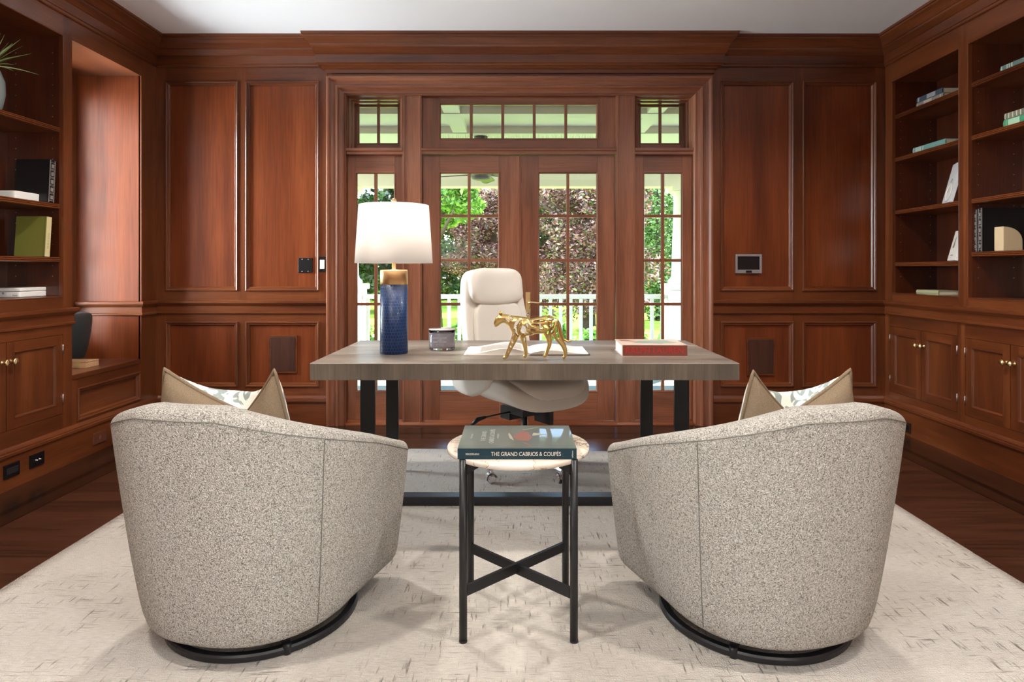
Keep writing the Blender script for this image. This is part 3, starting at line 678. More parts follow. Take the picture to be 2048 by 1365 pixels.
# ================================================================== BARREL CHAIRS
def barrel(loc, rot, label):
    t = thing('swivel_barrel_chair', label, 'armchair', loc, 'grey boucle barrel chairs')
    M = Matrix.Translation(loc) @ Matrix.Rotation(rot, 4, 'Z')
    z0 = .065
    EE = 2/2.35; tab = [0.0]; pp = None
    for q in range(401):
        g = PI/2*q/400; p = (.39*math.sin(g)**EE, -.42*math.cos(g)**EE if q < 400 else 0.0)
        if pp: tab.append(tab[-1]+math.hypot(p[0]-pp[0], p[1]-pp[1]))
        pp = p
    def arc_ang(f_):
        L = f_*tab[-1]; lo = 0
        while lo < 399 and tab[lo+1] < L: lo += 1
        return PI/2*(lo+(L-tab[lo])/(tab[lo+1]-tab[lo]))/400
    def plan(u, tt):                       # u from -1 (one arm end) through 0 (back) to 1
        k = tt**.75
        a = .322+.085*k; b = .35+.09*k; f = .285+.01*k; xf = .345+.05*k
        arc = 1.45*(a+b)/2; L = arc+f+.0; s = abs(u)*L; sg = 1 if u >= 0 else -1
        if s < arc:
            ang = min(PI/2, arc_ang(s/arc)); e = EE
            x = a*math.sin(ang)**e; y = -b*max(0, math.cos(ang))**e
            bl = (1-math.cos(ang)); x = x+(0)*bl
        else:
            q = (s-arc)/f; x = a+(xf-a)*q; y = f*q
        return Vector((sg*x, y, 0))
    def ztop(u):
        q = min(1, max(0, (abs(u)-.12)/.88))**1.12
        return .772-.255*q
    NU = 120; T = .115; R = []
    def section(u, shrink=1.0, fwd=0.0):
        zt = ztop(u); pts = []
        e = .004
        d = (plan(min(1, u+e), .8)-plan(max(-1, u-e), .8)).normalized(); nrm = Vector((-d.y, d.x, 0))    # inward
        if nrm.dot(Vector((0, .05, 0))-plan(u, .8)) < 0: nrm = -nrm
        low = z0+(.03 if 1 else 0)
        NT = 22
        pts.append(plan(u, 0)+nrm*.03+Vector((0, 0, z0)))
        pts.append(plan(u, 0)+nrm*.010+Vector((0, 0, z0+.006)))
        rt = .034
        for i in range(NT+1):
            tt = i/NT; z = z0+.02+(zt-rt-z0-.02)*tt; pts.append(plan(u, tt)+Vector((0, 0, z)))
        o = plan(u, 1)
        for k in range(1, 8):
            a_ = PI/2*k/8; pts.append(o+nrm*(rt*(1-math.cos(a_)))+Vector((0, 0, zt-rt+rt*math.sin(a_))))
        for k in range(0, 5): pts.append(o+nrm*(rt+(T-2*rt)*k/4)+Vector((0, 0, zt+.002*math.sin(PI*k/4))))
        for k in range(1, 8):
            a_ = PI/2*k/8; pts.append(o+nrm*(T-rt+rt*math.sin(a_))+Vector((0, 0, zt-rt+rt*math.cos(a_))))
        for k in range(1, 9): pts.append(o+nrm*T+Vector((0, 0, (zt-rt)+(.20-zt+rt)*k/8))-nrm*.02*(k/8))
        pts.append(plan(u, 0)+nrm*(.11)+Vector((0, 0, z0)))
        if shrink < 1:
            cx = plan(u, .8)+nrm*T/2; out = []
            for p in pts:
                q = Vector(p); f_ = 1-(1-shrink)
                lat = nrm.dot(q-cx); q = q-nrm*lat*(1-shrink); zc = (zt+z0)/2; ex = max(0, abs(q.z-zc)-(zt-z0)/2+.04); q.z -= math.copysign(ex*(1-shrink), q.z-zc)
                out.append(q+Vector((0, fwd, 0)))
            return out
        return pts
    RR = .045
    for k in range(5, 0, -1):
        a_ = PI/2*k/5.0; R.append(section(-1, max(.12, math.cos(a_)), RR*math.sin(a_)))
    for i in range(NU+1): R.append(section(-1+2*i/NU))
    for k in range(1, 6):
        a_ = PI/2*k/5.0; R.append(section(1, max(.12, math.cos(a_)), RR*math.sin(a_)))
    mb = MB(); mb.M = M; mb.rings(R, m=0, sm=True, closed=True)
    shell = mb.build('upholstered_shell', BOUCLE, t)
    # body under the seat
    mb = MB(); mb.M = M; pts = [plan(-1+2*k/40, 0)*.93 for k in range(41)]
    top = [Vector((p.x, p.y if p.y < .25 else .27, .30)) for p in pts]; bot = [Vector((p.x, p.y if p.y < .25 else .27, z0+.002)) for p in pts]
    mb.rings([bot, top]); mb.build('seat_platform', BOUCLE, t)
    mb = MB(); mb.M = M
    mb.pad((0, .035, .36), .53, .58, .17, p=3.6, n=14, fn=lambda q: Vector((q.x, q.y, q.z+.015*(1-(q.x/.33)**2)*(1 if q.z > 0 else 0)))); mb.build('seat_cushion', BOUCLE, t)
    # seams
    SEAM = plain('seam_shadow_thread', '#6f6a62', .9)
    for u in (-.42, .42):
        mb = MB(); mb.M = M; line = []
        zt = ztop(u)
        for i in range(24):
            tt = i/23; line.append(plan(u, tt)*1.0015+Vector((0, 0, z0+.02+(zt-.034-z0-.02)*tt)))
        mb.tube(line, .0015, 6); mb.build('seam', SEAM, t)
    mb = MB(); mb.M = M; line = []
    for i in range(81):
        u = -1+2*i/80; line.append(plan(u, 1)*1.002+Vector((0, 0, ztop(u)-.030)))
    mb.tube(line, .0015, 6); mb.build('seam', SEAM, t)
    # swivel ring base
    mb = MB(); mb.M = M
    mb.rings([[Vector(((r)*math.cos(2*PI*k/64), r*math.sin(2*PI*k/64), z)) for r, z in ((.278, .0), (.301, .0), (.305, .004), (.305, .018), (.301, .024), (.282, .024), (.278, .02))] for k in range(65)], sm=False, caps=False)
    for k in range(4):
        a_ = PI/4+k*PI/2; c_, s_ = math.cos(a_), math.sin(a_)
        mb.tube([(c_*.05, s_*.05, .034), (c_*.288, s_*.288, .03)], .014, 8); 
        q = MB
        mb.lathe([(.012, .0), (.014, .03), (.01, .034)], (c_*.297, s_*.297, 0), 10)
    mb.lathe([(.10, .02), (.10, .058), (.14, .060), (.14, .066)], n=32, sm=False)
    mb.build('swivel_base', BLACK, t)
    return t
barrel(Vector((-.848, 2.165, RT0)), math.radians(-12), 'swivel barrel chair in grey boucle below the table lamp end of the desk')
barrel(Vector((.800, 2.155, RT0)), math.radians(15), 'swivel barrel chair in grey boucle below the red book end of the desk')

def chop_pillow(pos, rz, tilt, label, mirror=1, size=.50, xs=.90, xc=.35):
    t = thing('throw_pillow', label, 'cushion', pos, 'chopped throw pillows on the barrel chairs')
    M = Matrix.Translation(pos) @ Matrix.Rotation(rz, 4, 'Z') @ Matrix.Rotation(tilt, 4, 'X')
    n = 36; s = size/2; th = .11
    def pt(i, j, sd, ex=0.0):
        x = 2*i/n-1; y = 2*j/n-1; 
        e = max(0, (1-x*x))*max(0, (1-y*y)); tk = th*e**.42*(1+.12*math.sin(5*x+2)*math.sin(4*y))
        X = x*s*xs*(1-.06*(1-y*y)); Z = y*s*(1-.06*(1-x*x))
        up = max(0, y)
        dent = max(0, 1-((x-xc)/(1-xc) if x > xc else (xc-x)/(1+xc)))**.9*up**2.0
        Z -= .145*dent; bump = max(0, 1-((y-.70)/.30)**2)*max(0, 1-abs(x-xc)/1.1)*(1 if sd > 0 else -.15); Z += .050*bump; X *= 1-.20*up**1.5; tk *= (1-.35*dent)
        fold = .05*dent*math.exp(-((x-xc)/.2)**2)
        return Vector((X, sd*tk+.02*dent, Z+s))
    for sd, mt, nm in ((-1, LINEN, 'back_panel'), (1, PATT, 'front_panel')):
        mb = MB(); mb.M = M; ids = [[mb.V(pt(i, j, sd)) for i in range(n+1)] for j in range(n+1)]
        for j in range(n):
            for i in range(n): mb.F((ids[j][i], ids[j][i+1], ids[j+1][i+1], ids[j+1][i]), 0, True)
        mb.build(nm, mt, t)
    mb = MB(); mb.M = M; ed = [pt(i, 0, -1) for i in range(n)]+[pt(n, j, -1) for j in range(n)]+[pt(i, n, -1) for i in range(n, 0, -1)]+[pt(0, j, -1) for j in range(n, 0, -1)]
    c = sum(ed, Vector())/len(ed); ring = []
    for k in range(0, len(ed)+1): ring.append(ed[k % len(ed)])
    mb.tube(ring, .0062, 6, caps=False); mb.build('flange', LINEN, t)
    return t
chop_pillow(Vector((-.93, 2.12, .365)), math.radians(-4), math.radians(12), 'taupe linen pillow with brushstroke front, in the barrel chair under the blank plate')
chop_pillow(Vector((.89, 2.10, .365)), math.radians(6), math.radians(12), 'taupe linen pillow with brushstroke front, in the barrel chair under the touch screen', -1, xs=.80, xc=-.1)

# ================================================================== SIDE TABLE
tx, ty = .011, 2.142; th_ = .582
t = thing('side_table', 'round marble-topped side table with four black legs between the chairs', 'side table', (tx, ty, RT0))
mb = MB(); mb.lathe([(.001, th_-.016), (.232, th_-.016), (.238, th_-.012), (.238, th_-.002), (.236, th_), (.001, th_)], (tx, ty, 0), 72, caps=False); mb.build('table_top', MARBLE, t)
for sx in (-1, 1):
    for sy in (-1, 1):
        mb = MB(); x, y = tx+sx*.172, ty+sy*.165; mb.tube([(x, y, RT0+.004), (x, y, th_-.001)], .0125, 16); mb.lathe([(.013, RT0), (.013, RT0+.005), (.0127, RT0+.006)], (x, y, 0), 16); mb.build('leg', BLACK, t)
for s_ in (-1, 1):
    for nm, z0_, z1_ in (('top_bracket', th_-.05, th_-.017), ('cross_brace', .150, .182)):
        mb = MB(); d = Vector((.172, .165*s_, 0)); n_ = Vector((-d.y, d.x, 0)).normalized()*.006
        if nm == 'top_bracket': P = [(-1, z1_), (-1, z0_), (-.55, z1_-.006), (.55, z1_-.006), (1, z0_), (1, z1_)]
        else:
            zo = .004*s_; P = [(-1, z0_+zo), (1, z0_+zo), (1, z1_+zo), (-1, z1_+zo)]
        mb.rings([[Vector((tx, ty, 0))+d*q*.95+n_*e+Vector((0, 0, z)) for q, z in P] for e in (-1, 1)]); mb.build(nm, BLACK, t)

# ================================================================== BOOKS
def book(name, label, L, W, T, cover, M, pages=PAGES, group=None, cat='book', soft=.003, round_spine=True, parts=True):
    org = M @ Vector((L/2, W/2, 0))
    t = thing(name, label, cat, org, group)
    mb = MB(); mb.M = M; c = soft
    mb.box(0, L, .004, W, 0, c); mb.box(0, L, .004, W, T-c, T)
    if round_spine:
        R = []
        for x in (0, L):
            R.append([Vector((x, .006-.006*math.sin(PI*k/6), T*k/6)) for k in range(7)]+[Vector((x, .009, T)), Vector((x, .009, 0))])
        mb.rings(R)
    else: mb.box(0, L, 0, .006, 0, T)
    mb.build('cover', cover, t)
    mb = MB(); mb.M = M; mb.box(.004, L-.004, .009, W-.005, c, T-c); mb.build('page_block', pages, t)
    return t
NAVY = plain('dark_teal_cover', '#12333f', .3); GREYC = plain('dark_teal_gloss_cover', '#4f5654', .34, 0, coat=.25)
TXT = plain('cream_print', '#d9d4c8', .6); TXT2 = plain('grey_print', '#9fa39c', .5)
# grand cabrios book on the side table
bz = th_; M = Matrix.Translation((-.178, 1.972, bz+.0005))
bk = book('hardcover_book', 'dark teal coffee-table book lying on the round marble side table', .369, .292, .0335, GREYC, M, round_spine=False)
mb = MB(); mb.M = M; mb.box(0, .369, -.0008, .0002, .0005, .033); mb.build('spine_panel', NAVY, bk)
o = (-.178, 1.9708, bz); X_, Z_ = (1, 0, 0), (0, 0, 1)
text('THE GRAND CABRIOS & COUP\u00c9S', .0182, TXT, bk, (-.178+.212, 1.9708, bz+.0165), X_, Z_, sx=.80)
text('MERCEDES-BENZ', .0078, TXT, bk, (-.178+.046, 1.9708, bz+.0165), X_, Z_, sx=.72)
text('teNeues', .0065, TXT, bk, (-.178+.356, 1.9708, bz+.0165), (0, 0, 1), (-1, 0, 0))
cv = bz+.0345
text('MERCEDES-BENZ', .008, TXT2, bk, (-.178+.035, 2.118, cv), (0, 1, 0), (-1, 0, 0))
text('THE GRAND', .022, TXT2, bk, (-.178+.075, 2.118, cv), (0, 1, 0), (-1, 0, 0))
text('CABRIOS & COUP\u00c9S', .022, TXT2, bk, (-.178+.103, 2.118, cv), (0, 1, 0), (-1, 0, 0), sx=.9)
text('PHOTOGRAPHY', .008, TXT2, bk, (-.178+.122, 2.118, cv), (0, 1, 0), (-1, 0, 0))
mb = MB(); mb.M = Matrix.Translation((-.178, 1.972, cv-.0002))
REDP = plain('muted_red_print', '#7a4f48', .35); CRM = plain('pale_line_print', '#93907f', .35)
mb.F([mb.V(p) for p in ((.170, .14, 0), (.185, .10, 0), (.22, .085, 0), (.235, .13, 0), (.222, .20, 0), (.20, .21, 0))], 0)
mb.F([mb.V(p) for p in ((.155, .17, 0), (.160, .12, 0), (.175, .09, 0), (.168, .14, 0), (.158, .19, 0))], 1)
mb.F([mb.V(p) for p in ((.235, .15, 0), (.285, .17, 0), (.24, .19, 0))], 1)
mb.F([mb.V(p) for p in ((.205, .225, 0), (.26, .262, 0), (.262, .268, 0), (.204, .232, 0))], 1)
mb.F([mb.V(p) for p in ((.20, .07, 0), (.225, .03, 0), (.23, .033, 0), (.207, .072, 0))], 0)
mb.build('cover_picture', [REDP, CRM], bk, recalc=False)
# red book on the desk
M = Matrix.Translation((.505, 3.0, .7605)) @ Matrix.Rotation(math.radians(-1.0), 4, 'Z')
PINKW = plain('pale_printed_jacket', '#cbb3a6', .35); RB = book('hardcover_book', 'thick white-paged book with a reddish lettered spine on the desk', .306, .25, .055, PINKW, M, pages=PAPER, round_spine=False, soft=.0035)
mb = MB(); mb.M = M; mb.box(0.004, .306, -.0008, .0002, .004, .053); mb.build('spine_panel', plain('brick_red_spine', '#7c3f31', .4), RB)
text('RALPH LAUREN', .040, plain('bright_red_print', '#c01f26', .45), RB, M @ Vector((.152, -.0014, .029)), M.to_3x3() @ Vector((1, 0, 0)), (0, 0, 1), sx=.98)
mb = MB(); mb.M = M; mb.F([mb.V(p) for p in ((.06, .08, .0555), (.2, .06, .0555), (.285, .1, .0555), (.24, .2, .0555), (.11, .18, .0555))], 0); mb.F([mb.V(p) for p in ((.02, .16, .0554), (.09, .15, .0554), (.06, .21, .0554), (.015, .22, .0554))], 1)
mb.build('cover_picture', [plain('grey_green_print', '#8f978f', .3), plain('brown_print', '#8d6857', .3)], RB, recalc=False)
# open book
t = thing('open_book', 'large open book with white pages lying flat behind the gold cat figurine', 'book', (.06, 3.17, .7605))
NV = plain('navy_board', '#20263c', .5)
mb = MB(); mb.box(-.245, .072, 3.045, 3.34, .7605, .7635, 1); mb.box(.072, .36, 3.045, 3.34, .7605, .7635); mb.build('cover', [NV, PAPER], t)
ART = plain('pale_grey_print', '#b9b3ae', .4)
for sd, x_sp, x_ed in ((-1, .072, -.235), (1, .072, .352)):
    mb = MB(); R = []; n = 24
    for k in range(n+1):
        q = k/n; x = x_sp+(x_ed-x_sp)*q
        z = .7645+.004+(.022 if sd < 0 else .014)*math.sin(PI*min(1, q*1.15))**1.0*(1-q)**.8*1.6
        R.append([Vector((x, 3.05, .7636)), Vector((x, 3.335, .7636)), Vector((x, 3.335, z)), Vector((x, 3.05, z))])
    mb.rings(R, sm=False); pb = mb.build('page_block', PAPER, t)
    mb = MB(); ids = []
    for k in range(3, 20):
        q = k/n; x = x_sp+(x_ed-x_sp)*q; z = .7645+.0045+(.022 if sd < 0 else .014)*math.sin(PI*min(1, q*1.15))*(1-q)**.8*1.6
        ids.append((mb.V((x, 3.08, z)), mb.V((x, 3.30, z))))
    for a_, b_ in zip(ids, ids[1:]): mb.F((a_[0], b_[0], b_[1], a_[1]), 0, True)
    mb.build('printed_picture', ART if sd < 0 else plain('faint_print', '#d2cdc7', .5), pb)

# ================================================================== TABLE LAMP
lx, ly = -.595, 3.13
t = thing('table_lamp', 'table lamp with a blue embossed leather column and white drum shade', 'table lamp', (lx, ly, .7605))
mb = MB(); mb.lathe([(.001, .7605), (.066, .7605), (.068, .764), (.0665, 1.098), (.001, 1.098)], (lx, ly, 0), 64, caps=False); mb.build('lamp_column', CROC, t, origin=(lx, ly, .7605))
mb = MB(); mb.lathe([(.066, 1.0985), (.067, 1.1), (.067, 1.166), (.064, 1.170), (.001, 1.170)], (lx, ly, 0), 64, caps=False); mb.build('metal_collar', ANTQ, t)
mb = MB(); mb.lathe([(.012, 1.17), (.0095, 1.174), (.0095, 1.25), (.015, 1.252), (.015, 1.30), (.004, 1.302), (.004, 1.492), (.010, 1.493), (.010, 1.496)], (lx, ly, 0), 20); mb.build('neck', ANTQ, t)
mb = MB(); mb.lathe([(.004, 1.494), (.008, 1.498), (.0125, 1.506), (.013, 1.512), (.009, 1.521), (.001, 1.524)], (lx, ly, 0), 20); mb.build('finial', plain('pale_brass', '#c9a77f', .35, .8), t)
mb = MB(); mb.lathe([(.189, 1.203), (.170, 1.487)], (lx, ly, 0), 72, caps=False)
shd = mb.build('lamp_shade', SHADE, t)
so = shd.modifiers.new('thick', 'SOLIDIFY'); so.thickness = .0015
mb = MB()
for k in range(3):
    a_ = 2*PI*k/3; mb.tube([(lx, ly, 1.490), (lx+.169*math.cos(a_), ly+.169*math.sin(a_), 1.482)], .0018, 6)
mb.build('shade_ring', ANTQ, t)
mb = MB(); mb.lathe([(.001, 1.302), (.012, 1.304), (.014, 1.32), (.028, 1.345), (.03, 1.365), (.022, 1.39), (.001, 1.40)], (lx+.0, ly, 0), 20, caps=False); mb.build('bulb', emit('frosted_bulb', '#fff1dc', 2.0), t)

# ================================================================== CANDLE
c = (-.374, 3.265); t = thing('jar_candle', 'grey scented candle in a short glass jar beside the lamp', 'candle', (*c, .7605))
CG = plain('grey_wax_glass', '#b9b4bf', .12, 0, coat=.6); mb = MB(); z = .7605
mb.lathe([(.001, z+.014), (.061, z+.014), (.0635, z+.018), (.0645, z+.086), (.0645, z+.088), (.001, z+.088)], (*c, 0), 48, caps=False); mb.build('wax_fill', CG, t)
CLG = bpy.data.materials.new('clear_glass'); CLG.use_nodes = True; b = CLG.node_tree.nodes['Principled BSDF']; setin(b, rough=.02, trans=1.0); b.inputs['IOR'].default_value = 1.45
mb = MB(); mb.lathe([(.001, z), (.055, z), (.0655, z+.006), (.0668, z+.03), (.0672, z+.104), (.0650, z+.104), (.0648, z+.0885)], (*c, 0), 48, caps=False); mb.lathe([(.001, z+.0135), (.060, z+.0135)], (*c, 0), 48, caps=False); mb.build('glass_jar', CLG, t)
mb = MB(); mb.lathe([(.001, z+.100), (.064, z+.100), (.0685, z+.1045), (.067, z+.108), (.001, z+.109)], (*c, 0), 48, caps=False); mb.build('lid', plain('grey_glass_lid', '#aca5a6', .12, 0, coat=.8), t)
CT = plain('white_label_print', '#cfccd2', .5)
for s_, zz, b_ in (('LUXURY SCENTED', .0085, .066), ('CANDLE', .006, .055), ('GREY VETIVER', .0105, .046), ('HAND POURED', .006, .034), ('NET WT 14 OZ', .006, .026)):
    text(s_, zz, CT, t, (c[0]-.004, c[1]-.0685, z+b_), (1, 0, 0), (0, 0, 1))

# ================================================================== GOLD BIG-CAT FIGURINE
def cat():
    Y0 = 2.93; sc = 1743.0
    def P(cx, cy, y=0): return Vector(((840+cx/4.015-CX)*Y0/F, Y0+y, .7605+(803-cy)/sc))
    bm = bmesh.new(); sk = bm.verts.layers.skin.verify()
    def chain(pts, start=None):
        prev = start; out = []
        for p in pts:
            v = bm.verts.new(p[0]); v[sk].radius = p[1] if isinstance(p[1], tuple) else (p[1], p[1])
            if prev is not None: bm.edges.new((prev, v))
            out.append(v); prev = v
        return out
    sp = chain([(P(960, 528), (.041, .040)), (P(900, 545), (.043, .044)), (P(840, 545), (.045, .047)), (P(780, 528), (.043, .044)), (P(740, 505), (.033, .032)), (P(698, 484), (.024, .022)), (P(655, 476), (.0265, .026)), (P(630, 495), (.0235, .022)), (P(615, 522), (.0165, .0155)), (P(610, 540), (.0125, .012))])
    sp[0][sk].use_root = True
    rp = chain([(P(1020, 517), (.040, .038)), (P(1065, 515), (.036, .034)), (P(1098, 505), (.016, .015)), (P(1122, 540), .0075), (P(1135, 600), .0065), (P(1150, 645), .006), (P(1185, 666), .0055), (P(1222, 655), .005)], sp[0])
    chain([(P(775, 600, -.02), .019), (P(748, 660, -.024), .015), (P(722, 715, -.024), .0118), (P(702, 762, -.024), .0095), (P(690, 786, -.024), .0085), (P(664, 791, -.024), .0085)], sp[3])
    chain([(P(820, 612, .02), .018), (P(836, 665, .024), .014), (P(846, 715, .024), .0108), (P(852, 765, .024), .0095), (P(848, 788, .024), .0085), (P(828, 792, .024), .0085)], sp[2])
    chain([(P(1020, 580, .02), .024), (P(1040, 640, .024), .017), (P(1044, 690, .024), .0118), (P(1022, 745, .024), .0095), (P(1012, 784, .024), .0085), (P(990, 791, .024), .0085)], rp[0])
    chain([(P(1080, 575, -.02), .025), (P(1110, 635, -.024), .017), (P(1152, 695, -.024), .012), (P(1166, 745, -.024), .0098), (P(1160, 784, -.024), .0088), (P(1140, 791, -.024), .0088)], rp[1])
    me = bpy.data.meshes.new('tmpcat'); bm.to_mesh(me); bm.free()
    tmp = bpy.data.objects.new('tmpcat', me); COL.objects.link(tmp)
    k = tmp.modifiers.new('s', 'SKIN'); k.use_smooth_shade = True; k = tmp.modifiers.new('u', 'SUBSURF'); k.levels = 4; k.render_levels = 4
    dg = bpy.context.evaluated_depsgraph_get(); m2 = bpy.data.meshes.new_from_object(tmp.evaluated_get(dg)); bpy.data.objects.remove(tmp)
    holes = [(730, 473, 20, 12, 50), (700, 492, 26, 8, 45), (778, 515, 14, 34, 35), (828, 570, 24, 42, -12), (868, 540, 12, 26, -35), (765, 560, 11, 24, -30), (778, 600, 22, 9, 45), (905, 575, 26, 13, 10), (935, 530, 40, 12, 8), (955, 497, 50, 9, -4),
             (890, 598, 15, 8, 10), (860, 600, 8, 14, 30), (1035, 482, 34, 11, 0), (1010, 545, 12, 24, -45), (1045, 540, 8, 30, 20), (1068, 530, 8, 30, 15), (1060, 580, 20, 9, -40), (1095, 560, 8, 36, 0), (1105, 610, 9, 22, -10), (975, 560, 16, 12, 0), (740, 655, 8, 16, -25), (728, 702, 6, 12, -25), (842, 655, 8, 18, 0), (712, 745, 4, 9, -20), (1030, 590, 8, 22, 10), (800, 455, 26, 6, 4), (745, 610, 6, 16, 20)]
    bm = bmesh.new(); bm.from_mesh(m2); dead = []
    for f in bm.faces:
        c = f.calc_center_median(); cx = (c.x*F/Y0+CX-840)*4.015; cy = 803-(c.z-.7605)*sc
        if abs(f.normal.y) < .12: continue
        for (hx, hy, rx, ry, an) in holes:
            a_ = math.radians(an); dx, dy = cx-hx, cy-hy; u = dx*math.cos(a_)+dy*math.sin(a_); v = -dx*math.sin(a_)+dy*math.cos(a_)
            if (u/rx)**2+(v/ry)**2 < 1: dead.append(f); break
    bmesh.ops.delete(bm, geom=dead, context='FACES')
    be = [v for v in bm.verts if v.is_boundary]
    for _ in range(3): bmesh.ops.smooth_vert(bm, verts=be, factor=.5, use_axis_x=True, use_axis_y=True, use_axis_z=True)
    org = P(900, 803)
    for v in bm.verts: v.co -= org
    bm.to_mesh(m2); bm.free(); m2.name = 'openwork_body'
    m2.materials.clear(); m2.materials.append(GOLD)
    for p in m2.polygons: p.use_smooth = True
    t = thing('big_cat_figurine', 'gold openwork figurine of a walking big cat on the desk', 'figurine', org)
    o = bpy.data.objects.new('openwork_body', m2); COL.objects.link(o); o.parent = t
    q = o.modifiers.new('thick', 'SOLIDIFY'); q.thickness = .0035; q.offset = -1
    for s_ in (-1, 1):
        mb = MB(); c = P(648, 440, .013*s_); mb.M = Matrix.Translation(c) @ Matrix.Rotation(.35*s_, 4, 'X'); mb.lathe([(.0085, -.004), (.009, .003), (.006, .009), (.002, .011)], n=14); mb.build('ear', GOLD, t)
        mb = MB(); mb.pad(P(628, 485, .0125*s_), .006, .006, .006, p=2.2, n=6); mb.build('eye', GOLD, t)
    mb = MB(); mb.pad(P(604, 520), .010, .016, .008, p=2.4, n=8); mb.build('nose', GOLD, t)
    mb = MB(); mb.pad(P(612, 540), .016, .015, .009, p=2.4, n=8); mb.build('jaw', GOLD, t)
cat()

# ================================================================== OFFICE CHAIR
def office():
    base = Vector((.055, 3.71, RT0)); t = thing('office_chair', 'high-back ivory leather office chair on chrome wheels behind the desk', 'office chair', base)
    A = math.radians(180+37)           # chair faces the camera, turned toward the red book
    M = Matrix.Translation(base) @ Matrix.Rotation(A, 4, 'Z')
    def part(name, mat, fn): mb = MB(); mb.M = M; fn(mb); return mb.build(name, mat, t)
    # back: leaning slab
    lean = math.radians(10)
    B = Matrix.Translation((0, -.275, .475)) @ Matrix.Rotation(lean, 4, 'X')
    def bslab(q):
        w = 1-.10*max(0, q.z/.33)-.02; x = q.x*w
        y = q.y+.035*math.cos(q.z/.33*PI/2)*0+.05*(abs(x)/.25)**2
        return Vector((x, y, q.z))
    def f1(mb): mb.M = M @ B; mb.pad((0, 0, .34), .475, .10, .70, p=5.5, n=16, fn=bslab)
    part('backrest_shell', LEATHER, f1)
    def f2(mb): mb.M = M @ B; mb.pad((0, .052, .25), .37, .07, .46, p=5, n=14, fn=lambda q: Vector((q.x*(1-.06*q.z/.23), q.y+.05*(q.x/.25)**2, q.z)))
    part('backrest_cushion', LEATHER, f2)
    def f3(mb): mb.M = M @ B; mb.pad((0, .060, .575), .39, .10, .225, p=4.2, n=14, fn=lambda q: Vector((q.x*(1-.03*q.z/.11), q.y+.03*(q.x/.22)**2+.004*math.sin(q.x*60)*math.sin(q.z*40), q.z)))
    part('headrest', LEATHER, f3)
    def sshape(q):
        fr = max(0, q.y/.30); z = q.z*(1-.10*fr)-.045*fr**2.2+.05*(abs(q.x)/.33)**3
        return Vector((q.x*(1-.06*fr), q.y, z+.05*(max(0, -q.y/.3))**2))
    def f4(mb): mb.pad((0, .03, .478), .62, .60, .155, p=4.0, n=16, fn=sshape)
    part('seat_shell', LEATHER, f4)
    def f5(mb): mb.pad((0, .065, .523), .50, .53, .13, p=4.2, n=16, fn=lambda q: Vector((q.x, q.y, q.z-.045*max(0, q.y/.27)**2.2)))
    part('seat_cushion', LEATHER, f5)
    for s_ in (-1, 1):
        def f6(mb): mb.pad((s_*.285, -.10, .565), .10, .42, .26, p=3.4, n=12, fn=lambda q: Vector((q.x, q.y, q.z*(1-.5*max(0, q.y/.2)))))
        part('side_wing', LEATHER, f6)
    def f7(mb): mb.box(-.09, .09, -.10, .10, .325, .365); mb.box(-.05, .05, -.17, -.08, .27, .345); mb.box(-.12, -.09, -.02, .12, .26, .34)
    part('tilt_mechanism', PLBLK, f7)
    def f8(mb): mb.tube([(.085, -.02, .335), (.235, -.06, .318)], .005, 8); mb.tube([(.235, -.06, .318), (.275, -.075, .308), (.315, -.085, .275)], [.009, .014, .008], 10)
    part('lever', PLBLK, f8)
    def f9(mb): mb.lathe([(.024, .10), (.024, .15), (.030, .152), (.030, .158), (.018, .160), (.018, .345)], n=20)
    part('gas_lift', CHROME, f9)
    def f10(mb): mb.lathe([(.001, .066), (.040, .066), (.044, .075), (.044, .115), (.036, .125), (.001, .126)], n=24, caps=False)
    part('base_hub', CHROME, f10)
    # which way the five arms point, measured in room space
    for k in range(5):
        a_ = math.radians(-126+72*k); d = Vector((math.cos(a_), math.sin(a_), 0)); n_ = Vector((-d.y, d.x, 0)); R = .33
        mb = MB(); mb.M = Matrix.Translation(base)
        mb.rings([[d*r+n_*w*sg+Vector((0, 0, z)) for sg, z in ((-1, z0), (1, z0), (.6, z1), (-.6, z1))] for r, w, z0, z1 in ((.03, .022, .078, .112), (.15, .018, .073, .100), (R+.015, .013, .066, .082))]); leg = mb.build('base_arm', CHROME, t, bevel=.003)
        ca = MB(); ca.M = Matrix.Translation(base); c = d*R
        ca.tube([c+Vector((0, 0, .050)), c+Vector((0, 0, .07))], .006, 8)
        yaw = a_+1.0+k*.35; wd = Vector((math.cos(yaw), math.sin(yaw), 0)); wc = c+Vector((-wd.y, wd.x, 0))*.012+Vector((0, 0, .0265))
        ca.tube([wc-wd*.014, wc-wd*.013, wc+wd*.013, wc+wd*.014], [.022, .0265, .0265, .022], 20, m=1, sm=False)
        ca.tube([wc-wd*.024, wc-wd*.015], [.016, .025], 20, m=0, sm=False); ca.tube([wc+wd*.015, wc+wd*.024], [.025, .016], 20, m=0, sm=False)
        R2 = []
        for q in range(9):
            b_ = PI*q/8; pd = Vector((-wd.y, wd.x, 0)); p = wc+pd*math.cos(b_)*.030+Vector((0, 0, math.sin(b_)*.030))
            R2.append([p-wd*.013, p+wd*.013, p+wd*.013+(p-wc)*.1, p-wd*.013+(p-wc)*.1])
        ca.rings(R2, m=0); cs = ca.build('caster', [CHROME, PLBLK], t)
office()

